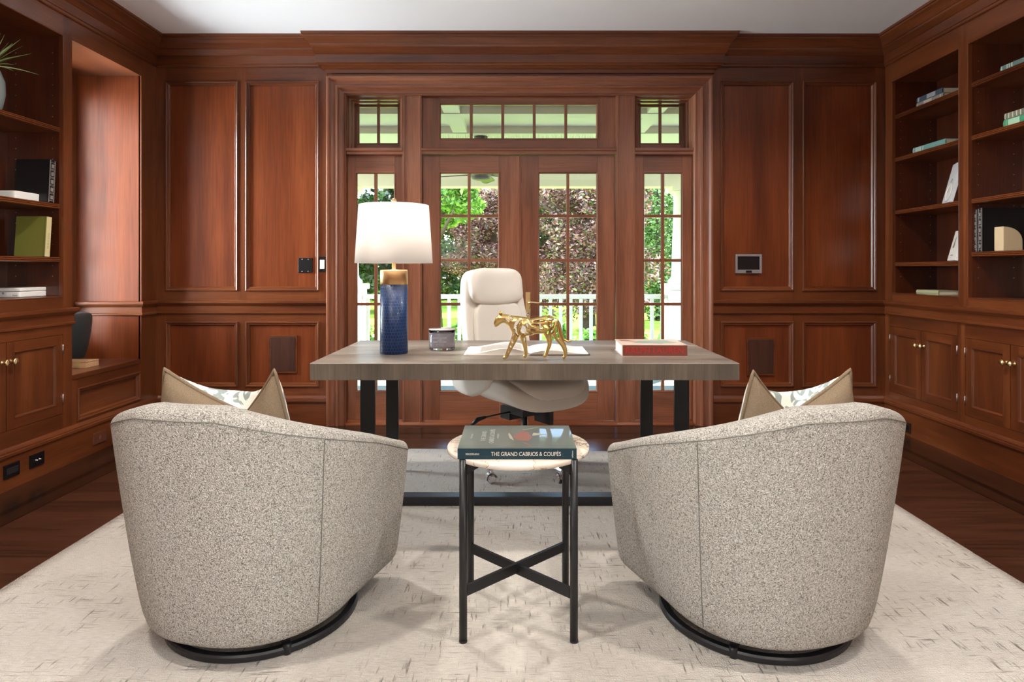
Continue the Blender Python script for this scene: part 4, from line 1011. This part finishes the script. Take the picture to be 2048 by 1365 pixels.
# ================================================================== SHELF OBJECTS
def leafy():
    px, X = -20, -2.86; Y = X*F/(px-CX); zs = 2.02; c = Vector((X, Y, zs+.0005))
    t = thing('potted_spiky_plant', 'spiky green plant in a grey round vase, top shelf beside the window seat', 'plant', c)
    mb = MB(); mb.lathe([(.001, 0), (.035, 0), (.055, .04), (.068, .11), (.066, .18), (.045, .24), (.028, .265), (.030, .275), (.024, .275), (.022, .25), (.001, .24)], c, 36, caps=False); mb.build('vase', plain('grey_ceramic', '#7f8887', .45), t)
    G = [plain('leaf_green', '#7f9a5c', .5), plain('leaf_pale_green', '#a3b67c', .5)]
    rnd = random.Random(3)
    for k in range(34):
        a_ = k*2.399; el = math.radians(rnd.uniform(8, 78)); L = rnd.uniform(.16, .235); mb = MB(); pts = []
        if math.cos(a_) < 0: L = min(L, (c.x+3.012)/(-math.cos(a_)*math.cos(el)+1e-6))
        for q in range(7):
            s_ = q/6; r = L*s_*math.cos(el); z = L*s_*math.sin(el)-.03*s_*s_*math.cos(el); w = .011*math.sin(PI*min(1, (s_*.85+.12)))**.8*(1-s_**3)+.0006
            ce = c+Vector((math.cos(a_)*r, math.sin(a_)*r, .262+z)); sd = Vector((-math.sin(a_), math.cos(a_), 0))*w; up = Vector((0, 0, w*.3))
            pts.append([ce-sd+up, ce-Vector((0, 0, .0008)), ce+sd+up, ce+Vector((0, 0, .0008))])
        mb.rings(pts, sm=True, m=0); mb.build('leaf', G[k % 2], t)
leafy()
def sbook_left(label, name, Y, X0, W, T, Ht, z, lean, cover, spine_cols, group=None, pages=PAGES):
    # upright book, spine to the room (+X), cover toward the camera
    M = Matrix.Translation((X0, Y, z)) @ Matrix.Rotation(lean, 4, 'X') @ Matrix(((0, -1, 0, 0), (0, 0, -1, 0), (1, 0, 0, 0), (0, 0, 0, 1)))
    bk = book(name, label, Ht, W, T, cover, M, pages, group, soft=.0025)
    return bk, M
BLKB = plain('black_book_cloth', '#0f0d0e', .45); SILV = plain('silver_foil', '#a39e9a', .35, .5)
def spine_blocks(bk, M, L, T, mat, n=5):
    mb = MB(); mb.M = M
    for k in range(n):
        x0 = .012+(L-.024)*k/n; x1 = x0+(L-.024)/n-.006
        mb.box(x0, x0+.003, -.0018, .003, T*.12, T*.88); mb.box(x1, x1+.002, -.0018, .003, T*.12, T*.88)
        mb.box((x0+x1)/2-.011, (x0+x1)/2+.011, -.0018, .003, T*.3, T*.7)
    mb.box(.003, L-.003, -.0012, .003, T*.04, T*.10); mb.box(.003, L-.003, -.0012, .003, T*.90, T*.96)
    mb.build('foil_tooling', mat, bk)
bk, M = sbook_left('black leather book with silver-tooled spine leaning beside the window seat', 'leather_book', 3.772, -2.732, .20, .045, .255, 1.5635, math.radians(-3.5), BLKB, None)
spine_blocks(bk, M, .255, .045, SILV)
bk, M = sbook_left('olive green cloth book with a cream spine on the shelf under the black book', 'cloth_book', 3.74, -2.735, .178, .040, .235, 1.2455, math.radians(-4.5), plain('olive_cloth', '#74722a', .8, 0, .3, 400), None)
mb = MB(); mb.M = M; mb.box(.001, .234, -.0016, .002, .001, .039); mb.build('spine_label', plain('cream_spine', '#c9b98a', .7), bk)
mb = MB(); mb.M = M
for k in range(5):
    cx_ = .055+k*.019; R = []
    for q in range(17): a_ = 2*PI*q/16; R.append([Vector((cx_+math.cos(a_)*r, -.0021, .020+math.sin(a_)*r*.9)) for r in (.0075, .0055)]+[Vector((cx_+math.cos(a_)*r, -.0015, .020+math.sin(a_)*r*.9)) for r in (.0055, .0075)])
    mb.rings(R, caps=False)
mb.build('ring_pattern', plain('sage_print', '#7e9474', .6), bk)
def flat_left(name, label, px1, Y, z, T, X0=-2.79, dep=.22, mat=WHITE):
    # long side toward the camera and a rounded end toward the room
    x1 = (px1-CX)*Y/F; t = thing(name, label, 'box', (x1-.13, Y+dep/2, z)); mb = MB()
    mb.pad((x1-.11, Y+dep/2, z+T/2), .22, dep, T, p=14, n=12); return t, mb
t, mb = flat_left('flat_box', 'low white box beside the black book on the middle shelf', 30, 3.55, 1.5635, .052); mb.build('box_body', WHITE, t)
for k, (z, T, lab) in enumerate(((1.0125, .034, 'white rounded box with small black print, lower of two on the bottom shelf'), (1.047, .021, 'thin white rounded lid box lying on top of the printed white box'))):
    t, mb = flat_left('flat_box', lab, 40, 3.60, z, T); mb.build('box_body', WHITE, t)
    if k == 0:
        xb = (40-CX)*3.60/F
        text('Home', .011, PLBLK, t, (xb-.028, 3.5995, z+.012), (1, 0, 0), (0, 0, 1)); text('\u2740' if False else '*', .03, PLBLK, t, (xb-.095, 3.5995, z+.018), (1, 0, 0), (0, 0, 1), name='emblem')
# window seat cushion and small wooden box
t = thing('throw_pillow', 'dark green velvet pillow leaning on the window seat', 'cushion', (-3.05, 4.28, .528))
mb = MB(); mb.M = Matrix.Translation((-3.035, 4.30, .705)) @ Matrix.Rotation(math.radians(-88), 4, 'Z') @ Matrix.Rotation(math.radians(-10), 4, 'X')
def pil(q): 
    e = max(0, 1-(abs(q.x)/.23)**2)*max(0, 1-(abs(q.z)/.18)**2); return Vector((q.x, q.y*(.25+.75*e**.5), q.z))
mb.pad((0, 0, 0), .42, .14, .345, p=9, n=16, fn=pil); mb.build('pillow_cover', plain('dark_green_velvet', '#27363a', .5, 0, .3, 40), t)
t = thing('wooden_box', 'small light wooden box on the window seat in front of the pillow', 'box', (-2.93, 4.22, .5272))
mb = MB(); mb.M = Matrix.Translation((-2.935, 4.16, .5272)); mb.box(-.06, .13, -.0, .13, 0, .034); mb.box(-.061, .131, -.001, .131, .0355, .042)
mb.build('box_body', wood('pale_maple', 0, '#b98d66', '#d0a57c', '#dcb68e', rough=.45), t, bevel=.0015)
mb = MB(); mb.M = Matrix.Translation((-2.935, 4.16, .5272)); mb.box(.06, .09, -.0012, .0, .004, .038); mb.build('label_band', plain('tan_label', '#b9a46a', .6), t)

def RYX(px, X): return X*F/(px-CX)
def flat_right(name, label, px_far, px_near, z, T, W, cover, X=2.83, pages=PAGES, group=None, bands=None):
    y1, y0 = RYX(px_far, X), RYX(px_near, X)
    # local x from near to far (+Y), local y (spine to fore edge) = +X
    M = Matrix(((0, 1, 0, X), (-1, 0, 0, y1), (0, 0, 1, z), (0, 0, 0, 1)))
    bk = book(name, label, y1-y0, W, T, cover, M, pages, group)
    return bk, M, y1-y0
def bandit(bk, M, L, T, mat, spots):
    mb = MB(); mb.M = M
    for a_, b_ in spots: mb.box(L*a_, L*b_, -.0012, .003, T*.1, T*.9)
    mb.build('spine_bands', mat, bk)
def lead(py, px, X): return H-(py-CY)*RYX(px, X)/F
s1, s2, s3, s4 = 2.311, 1.995, 1.607, 1.225
bk, M, L = flat_right('antique_book', 'old grey-brown book, lower of the two lying on the top shelf of the corner bookcase', 1832, 1886, s1+.0005, .032, .17, plain('worn_grey_cloth', '#857c74', .8)); bandit(bk, M, L, .032, plain('worn_cream', '#b3a696', .8), [(.05, .08), (.3, .6), (.9, .93)])
bk, M, L = flat_right('antique_book', 'slate blue book lying on the old grey-brown book', 1833, 1884, s1+.033, .036, .17, plain('slate_blue_cloth', '#3d4a57', .7)); bandit(bk, M, L, .036, plain('worn_silver', '#8f949a', .7), [(.06, .12), (.42, .75)])
bk, M, L = flat_right('cloth_book', 'aqua blue book lying on the second shelf of the corner bookcase', 1825, 1890, s2+.0005, .040, .18, plain('aqua_cloth', '#6f9c95', .8)); bandit(bk, M, L, .04, plain('pale_aqua_print', '#a9c0b8', .8), [(.03, .06), (.10, .28), (.32, .36)])
bk, M, L = flat_right('cloth_book', 'pale sage book lying on the floor of the corner bookcase', 1832, 1876, 1.0005, .030, .2, plain('pale_sage_cloth', '#9c9a78', .8))
# leaning white boards
def board(label, X0, px0, px1, z, Ht, W, mat, deco, Ym=None):
    Y = RYX(px0, X0); t = thing('leaning_board', label, 'picture board', (X0+.02, Y-W/2, z))
    # leans back toward the side wall of the case: plane faces the room (-X) and the camera
    M = Matrix.Translation((X0, Y, z)) @ Matrix.Rotation(math.radians(-22), 4, 'Z') @ Matrix.Rotation(math.radians(-90), 4, 'Z') @ Matrix.Rotation(math.radians(-14), 4, 'X')
    mb = MB(); mb.M = M; mb.box(0, W, 0, .018, 0, Ht); mb.build('board_panel', mat, t, bevel=.001); deco(t, M); return t
def deco_clock(t, M):
    mb = MB(); mb.M = M @ Matrix.Translation((.115, -.0015, .075)) @ Matrix.Rotation(PI/2, 4, 'X'); mb.lathe([(.001, 0), (.056, 0), (.058, .003), (.062, .003), (.064, -.001)], n=40, caps=False, sm=False); mb.build('clock_face', WHITE, t)
    mb = MB(); mb.M = M @ Matrix.Translation((.115, -.006, .075)); mb.box(-.001, .001, 0, .001, -.002, .03); mb.box(-.03, .0, 0, .001, -.001, .001); mb.build('clock_hands', plain('grey_print_ink', '#6d6d70', .6), t)
    mb = MB(); mb.M = M @ Matrix.Translation((.115, -.0018, .075)); R = []
    for q in range(41): a_ = 2*PI*q/40; R.append([Vector((math.cos(a_)*r, yy, math.sin(a_)*r)) for r, yy in ((.066, 0), (.0685, 0), (.0685, .001), (.066, .001))])
    mb.rings(R, caps=False); mb.tube([(-.03, 0, .07), (0, 0, .09), (.03, 0, .07)], .0012, 6); mb.build('printed_outline', plain('pale_grey_ink', '#a3a6ab', .6), t)
board('white board printed with a round clock face, third shelf of the corner bookcase', 2.90, 1883, 0, s3+.0055, .275, .22, plain('blue_white_board', '#cfd0d4', .6), deco_clock)
def deco_fig(t, M):
    mb = MB(); mb.M = M
    mb.F([mb.V(p) for p in ((.05, -.001, .085), (.085, -.001, .085), (.078, -.001, .15), (.068, -.001, .165), (.06, -.001, .13))], 0); mb.build('printed_picture', plain('brown_ink', '#7b6a5a', .6), t, recalc=False)
    text('LONDON', .014, plain('tan_ink', '#a89878', .6), t, M @ Vector((.08, -.001, .035)), M.to_3x3() @ Vector((1, 0, 0)), M.to_3x3() @ Vector((0, 0, 1)))
board('white book with a small brown picture leaning on the fourth shelf of the corner bookcase', 2.86, 1894, 0, s4+.0055, .20, .20, WHITE, deco_fig)
# second bookcase
t1, t2, t4 = 2.319, 1.994, 1.28
bk, M, L = flat_right('antique_book', 'worn teal-grey book lying on the top shelf over the green book', 2000, 2070, t1+.0005, .036, .18, plain('worn_teal_cloth', '#5f7872', .75)); bandit(bk, M, L, .036, plain('worn_pale_print', '#a8b3aa', .8), [(.04, .07), (.2, .24), (.27, .3), (.34, .38)])
bk, M, L = flat_right('cloth_book', 'bright green book lying under the ribbed grey book', 2006, 2075, t2+.0005, .042, .19, plain('green_cloth', '#3f8a64', .75)); bandit(bk, M, L, .042, plain('pale_green_print', '#9cc0a4', .7), [(.1, .11), (.16, .5)])
bk, M, L = flat_right('antique_book', 'ribbed grey book lying on top of the bright green book', 2008, 2075, t2+.043, .036, .18, plain('ribbed_grey_cloth', '#6f7265', .75)); bandit(bk, M, L, .036, plain('cream_rib', '#b9b5a0', .7), [(.03, .05), (.14, .17), (.26, .29), (.38, .41), (.5, .53)])
for k, (px, lab) in enumerate(((1948, 'tall black book with silver spine, standing against the divider'), (1958, 'tall black book with silver spine, standing beside the stone bookend'))):
    X0 = 2.825; Yc = RYX(px, X0)
    # spine to the room (-X), cover toward the camera
    Ht = .265 if k else .258; T = .032
    M = Matrix(((0, 1, 0, X0), (0, 0, -1, Yc+.008), (1, 0, 0, t4+.0006), (0, 0, 0, 1)))
    bk = book('leather_book', lab, Ht, .27 if k else .2, T, BLKB, M, soft=.0025, group='black leather books by the stone bookend'); spine_blocks(bk, M, Ht, T, SILV)
STONE = plain('travertine', '#c2ac8b', .7, 0, .6, 60)
X0 = 2.83; Yn = 3.79
t = tag(None, None) if False else None
mb = MB(); prof = [(0, 0), (.115, 0), (.115, .055)]+[(.115*math.cos(a_)**.8+.0, .055+.085*math.sin(a_)**1.0) for a_ in [PI/2*k/8 for k in range(1, 8)]]+[(.0, .142)]
mb.rings([[Vector((X0+x, y, t4+.0005+z)) for x, z in prof] for y in (Yn-.10, Yn-.03)])
bo = mb.build('stone_bookend', STONE, None, origin='base', bevel=.004); tag(bo, 'beige quarter-round travertine bookend before the tall black books', 'bookend')

# ================================================================== OUTSIDE: PORCH AND GARDEN
mb = MB(); mb.box(-5, 5, YB+.2, 8.35, -.3, -.06)
PORCHF = plain('grey_green_bluestone', '#626a5e', .6)
struct(mb.build('porch_floor', [PORCHF]))
mb = MB(); mb.box(-5, 5, YB+.2, 8.3, 2.60, 2.85)
for y in (5.55, 6.35, 7.3): mb.box(-5, 5, y, y+.16, 2.53, 2.6)
for x in (-2.4, -.62, 1.15, 2.9): mb.box(x, x+.14, YB+.2, 7.99, 2.537, 2.6)
struct(mb.build('porch_ceiling', [EXTW]))
mb = MB(); mb.box(-5, 5, 8.0, 8.22, 2.22, 2.6); mb.box(-5, 5, 7.985, 8.0, 2.40, 2.42); struct(mb.build('porch_beam', [EXTW]))
def column(x):
    t = thing('porch_column', 'white round porch column on a square pedestal, ' + ('by the hedge side' if x > 0 else 'by the dark tree side'), 'column', (x, 8.11, -.06), 'white porch columns')
    mb = MB(); mb.box(x-.24, x+.24, 8.11-.24, 8.11+.24, -.06, .92); mb.box(x-.27, x+.27, 8.11-.27, 8.11+.27, .92, .99); mb.box(x-.26, x+.26, 7.85, 8.37, -.06, .1); mb.build('pedestal', EXTW, t, bevel=.01)
    mb = MB(); mb.lathe([(.23, .99), (.23, 1.03), (.20, 1.06), (.185, 1.09), (.178, 1.3), (.155, 2.06), (.165, 2.07), (.165, 2.09), (.155, 2.10), (.175, 2.13), (.20, 2.15), (.20, 2.17)], (x, 8.11, 0), 40); mb.build('shaft', EXTW, t)
    mb = MB(); mb.box(x-.22, x+.22, 8.11-.2, 8.11+.2, 2.17, 2.22); mb.build('capital', EXTW, t)
column(2.18); column(-2.18)
for (xa, xb, lab, n) in ((-1.94, 1.94, 'white porch railing between the two round columns', 30), (2.42, 4.9, 'white porch railing beyond the column on the hedge side', 18), (-4.9, -2.42, 'white porch railing beyond the column on the dark tree side', 18)):
    t = thing('porch_railing', lab, 'railing', ((xa+xb)/2, 8.11, -.06), 'white porch railings')
    mb = MB(); mb.box(xa, xb, 8.07, 8.15, .80, .855); mb.build('top_rail', EXTW, t, bevel=.008)
    mb = MB(); mb.box(xa, xb, 8.08, 8.14, .03, .07); mb.build('bottom_rail', EXTW, t)
    for k in range(n):
        x = xa+(xb-xa)*(k+.5)/n; mb = MB(); mb.box(x-.02, x+.02, 8.09, 8.13, .07, .80); mb.build('baluster', EXTW, t)
# ceiling fan
fx, fy = (962-CX)*6.5/F, 6.5
t = thing('ceiling_fan', 'dark ceiling fan hanging under the white porch ceiling', 'ceiling fan', (fx, fy, 2.1))
FAN = plain('dark_bronze', '#3a3630', .4, .5)
mb = MB(); mb.lathe([(.001, 2.53), (.07, 2.53), (.065, 2.50), (.03, 2.48), (.001, 2.47)], (fx, fy, 0), 24, caps=False); mb.build('ceiling_mount', FAN, t)
mb = MB(); mb.tube([(fx, fy, 2.48), (fx, fy, 2.2)], .012, 12); mb.build('downrod', FAN, t)
mb = MB(); mb.lathe([(.001, 2.20), (.06, 2.20), (.10, 2.17), (.105, 2.12), (.09, 2.095), (.04, 2.085), (.001, 2.085)], (fx, fy, 0), 32, caps=False); mb.build('motor_housing', FAN, t)
for k in range(5):
    a_ = math.radians(12+72*k); d = Vector((math.cos(a_), math.sin(a_), 0)); n_ = Vector((-d.y, d.x, 0)); mb = MB(); c = Vector((fx, fy, 2.145))
    mb.rings([[c+d*r-n_*w+Vector((0, 0, .012)), c+d*r+n_*w-Vector((0, 0, .012)), c+d*r+n_*w-Vector((0, 0, .004)), c+d*r-n_*w+Vector((0, 0, .020))] for r, w in ((.1, .02), (.18, .055), (.5, .068), (.58, .060), (.60, .03))]); mb.build('blade', FAN, t)
# row of fine brown spikes standing on the ledge outside the transom
mb = MB(); rs = random.Random(5)
zz = bz_(279, 5.06)
for k in range(100):
    x = bx_(882, 5.06)+(bx_(1192, 5.06)-bx_(882, 5.06))*(k+.5)/100; hgt = rs.uniform(.018, .045); mb.tube([(x, 5.06, zz-.03), (x+rs.uniform(-.004, .004), 5.06, zz+hgt)], [.0012, .0005], 4)
mb.box(bx_(880, 5.06), bx_(1195, 5.06), 4.87, 5.08, zz-.05, zz-.03)
tag(mb.build('fine_spikes', plain('brown_wire', '#8a6a4c', .6), None, origin='base'), 'strip of fine brown spikes on the ledge outside the wide transom', 'spikes', kind='stuff')

# garden
def leafmat(name, cols, trans=.35):
    m = bpy.data.materials.new(name); m.use_nodes = True; t = m.node_tree; N, L = t.nodes, t.links; N.clear()
    o = N.new('ShaderNodeOutputMaterial'); geo = N.new('ShaderNodeNewGeometry'); tc = N.new('ShaderNodeTexCoord')
    r = ramp(N, [(i/(len(cols)-1), c) for i, c in enumerate(cols)]); L.new(geo.outputs['Random Per Island'], r.inputs[0])
    d = N.new('ShaderNodeBsdfDiffuse'); tl = N.new('ShaderNodeBsdfTranslucent'); gl = N.new('ShaderNodeBsdfGlossy'); gl.inputs['Roughness'].default_value = .45; gl.inputs[0].default_value = (.6, .6, .6, 1)
    mx = N.new('ShaderNodeMixShader'); mx.inputs[0].default_value = trans; mg = N.new('ShaderNodeMixShader'); mg.inputs[0].default_value = .06
    L.new(r.outputs[0], d.inputs[0]); L.new(r.outputs[0], tl.inputs[0]); L.new(d.outputs[0], mx.inputs[1]); L.new(tl.outputs[0], mx.inputs[2]); L.new(mx.outputs[0], mg.inputs[1]); L.new(gl.outputs[0], mg.inputs[2]); L.new(mg.outputs[0], o.inputs[0]); return m
def grassmat():
    m, t, b, N, L = nodes('lawn_grass'); mp = mapping(N, L, (1, 1, 1)); n = N.new('ShaderNodeTexNoise'); n.inputs['Scale'].default_value = 1.2; n.inputs['Detail'].default_value = 8; L.new(mp.outputs[0], n.inputs[0])
    r = ramp(N, [(.35, '#6a8a2a'), (.6, '#90ac3a')]); L.new(n.outputs[0], r.inputs[0]); L.new(r.outputs[0], b.inputs['Base Color']); setin(b, rough=.9, spec=.1); return m
mb = MB(); mb.box(-40, 40, 8.35, 70, -.6, -.42); struct(mb.build('lawn', [grassmat()]))
def leaf_cloud(mb, rnd, c, rad, n, size, shell=.55):
    for _ in range(n):
        while True:
            p = Vector((rnd.uniform(-1, 1), rnd.uniform(-1, 1), rnd.uniform(-1, 1)))
            if shell < p.length < 1: break
        q = Vector(c)+Vector((p.x*rad[0], p.y*rad[1], p.z*rad[2]))
        u = Vector((rnd.gauss(0, 1), rnd.gauss(0, 1), rnd.gauss(0, .6))).normalized(); w = u.cross(Vector((rnd.gauss(0, 1), rnd.gauss(0, 1), rnd.gauss(0, 1)))).normalized(); s_ = size*rnd.uniform(.6, 1.3)
        a = [mb.V(q-u*s_), mb.V(q+w*s_*.45), mb.V(q+u*s_), mb.V(q-w*s_*.45)]; mb.F(a, 0)
BARK = plain('bark', '#3a2c22', .9, 0, .8, 30)
def tree(label, x, y, h, r, mat, n, size, clumps, seed, group=None, name='tree', low=.35, group_tag=None):
    rnd = random.Random(seed); t = thing(name, label, 'tree', (x, y, -.42), group)
    mb = MB(); mb.tube([(x, y, -.42), (x+rnd.uniform(-.2, .2), y, h*.4), (x+rnd.uniform(-.3, .3), y, h*.8)], [.20, .14, .05], 8)
    for k in range(5):
        a_ = rnd.uniform(0, 2*PI); mb.tube([(x, y, h*(.25+.1*k)), (x+math.cos(a_)*r*.7, y+math.sin(a_)*r*.7, h*(.4+.12*k))], [.08, .02], 6)
    mb.build('trunk', BARK, t)
    mb = MB(); per = n//clumps
    for k in range(clumps):
        a_ = rnd.uniform(0, 2*PI); rr = r*math.sqrt(rnd.uniform(0, 1))*.75; zz = rnd.uniform(h*low, h*.95); cr = r*rnd.uniform(.28, .48)*(1.15-.5*zz/h)
        leaf_cloud(mb, rnd, (x+math.cos(a_)*rr, y+math.sin(a_)*rr, zz-.42), (cr, cr, cr*.62), per, size)
    mb.build('foliage', mat, t, recalc=False)
PURP = leafmat('maple_leaves', ['#1d0f11', '#4a2728', '#7d4c47', '#2e1b1e', '#b58a80', '#5c6d2a', '#3a2022']); DKG = leafmat('dark_green_leaves', ['#17260f', '#284017', '#3c5824', '#52702e'])
LTG = leafmat('bright_green_leaves', ['#3c6320', '#5b892f', '#76a23f', '#93b457']); HDG = leafmat('hedge_leaves', ['#2c481a', '#44672b', '#678845', '#86a165'])
tree('purple-leaved maple on the lawn behind the door with the lever handle', 1.9, 16.5, 4.6, 1.9, PURP, 42000, .052, 80, 11, name='maple_tree', low=.16)
tree('purple-leaved maple partly behind the office chair', -.7, 21, 4.4, 1.8, PURP, 26000, .058, 55, 12, name='maple_tree', low=.3)
tree('bright green tree overhanging the maples', -2.0, 16, 5.0, 1.3, LTG, 9000, .085, 26, 13, name='garden_tree', low=.55)
for i, (x, y, h, r) in enumerate(((-8.2, 21, 7, 2.3), (-4.8, 24, 8, 2.3), (-2.2, 28, 8, 2.3), (1.2, 29.5, 8, 2.4), (4.4, 27.5, 8, 2.2), (-11.5, 27, 9, 2.8), (11.5, 27, 8, 2.8), (-5.2, 15.5, 5, 1.5))):
    tree(['dark evergreen tree seen behind the lamp shade', 'dark evergreen tree behind the dark tree side of the porch railing', 'dark evergreen tree behind the bright green tree', 'dark evergreen tree behind the larger maple', 'dark evergreen tree between the larger maple and the hedge', 'tall dark evergreen tree farthest out past the round column on the lamp side', 'dark evergreen tree standing behind the hedge row', 'low dark green tree close to the round column on the lamp side'][i], x, y, h, r, DKG, 12000 if i < 5 or i == 7 else 6000, .13, 44, 20+i, 'dark green trees beyond the lawn', 'evergreen_tree', low=.1 if i != 7 else .45)
for i, (x, y) in enumerate(((4.5, 20), (6.4, 20.5), (8.3, 21), (10.2, 21.5))):
    rnd = random.Random(60+i); t = thing('hedge_tree', ['hedge tree next to the larger maple, seen through the narrow sidelight', 'second light green hedge tree from the maple', 'third light green hedge tree from the maple', 'last light green hedge tree, farthest from the maple'][i], 'tree', (x, y, -.42), 'light green hedge row')
    mb = MB(); mb.tube([(x, y, -.42), (x, y, 4)], [.1, .05], 6); mb.build('trunk', BARK, t)
    mb = MB(); leaf_cloud(mb, rnd, (x, y, 2.4), (.95, .95, 3.0), 11000, .07, .6); mb.build('foliage', HDG, t, recalc=False)
ORD = 'first second third fourth fifth sixth seventh eighth ninth tenth eleventh twelfth thirteenth fourteenth'.split()
for i in range(14):
    x = -3.3+i*.5+random.uniform(-.1, .1); y = 9.5+random.uniform(0, .7); rnd = random.Random(80+i)
    t = thing('garden_shrub', ORD[i]+' low yellow-green shrub along the porch railing, counted from the dark tree side', 'shrub', (x, y, -.42), 'yellow-green shrubs beyond the railing')
    mb = MB(); hh = rnd.uniform(.30, .44)
    if i not in (11, 12, 13): hh += .08
    leaf_cloud(mb, rnd, (x, y, -.42+hh*.9), (.25, .26, hh), 420, .075, .5); mb.build('foliage', LTG, t, recalc=False)
    mb = MB(); mb.tube([(x, y, -.42), (x, y, -.1)], .015, 6); mb.build('stem', BARK, t)
# far hedge bank so that the lawn ends in planting
mb = MB(); rnd = random.Random(99)
for k in range(26): leaf_cloud(mb, rnd, (-18+k*1.5, 33+rnd.uniform(-1, 1), 1.6), (1.6, 1.2, 3.6), 1700, .2, .5)
tag(mb.build('woodland_edge', DKG, None, recalc=False), 'dark woodland edge filling the view behind all garden trees', 'woodland', kind='stuff')
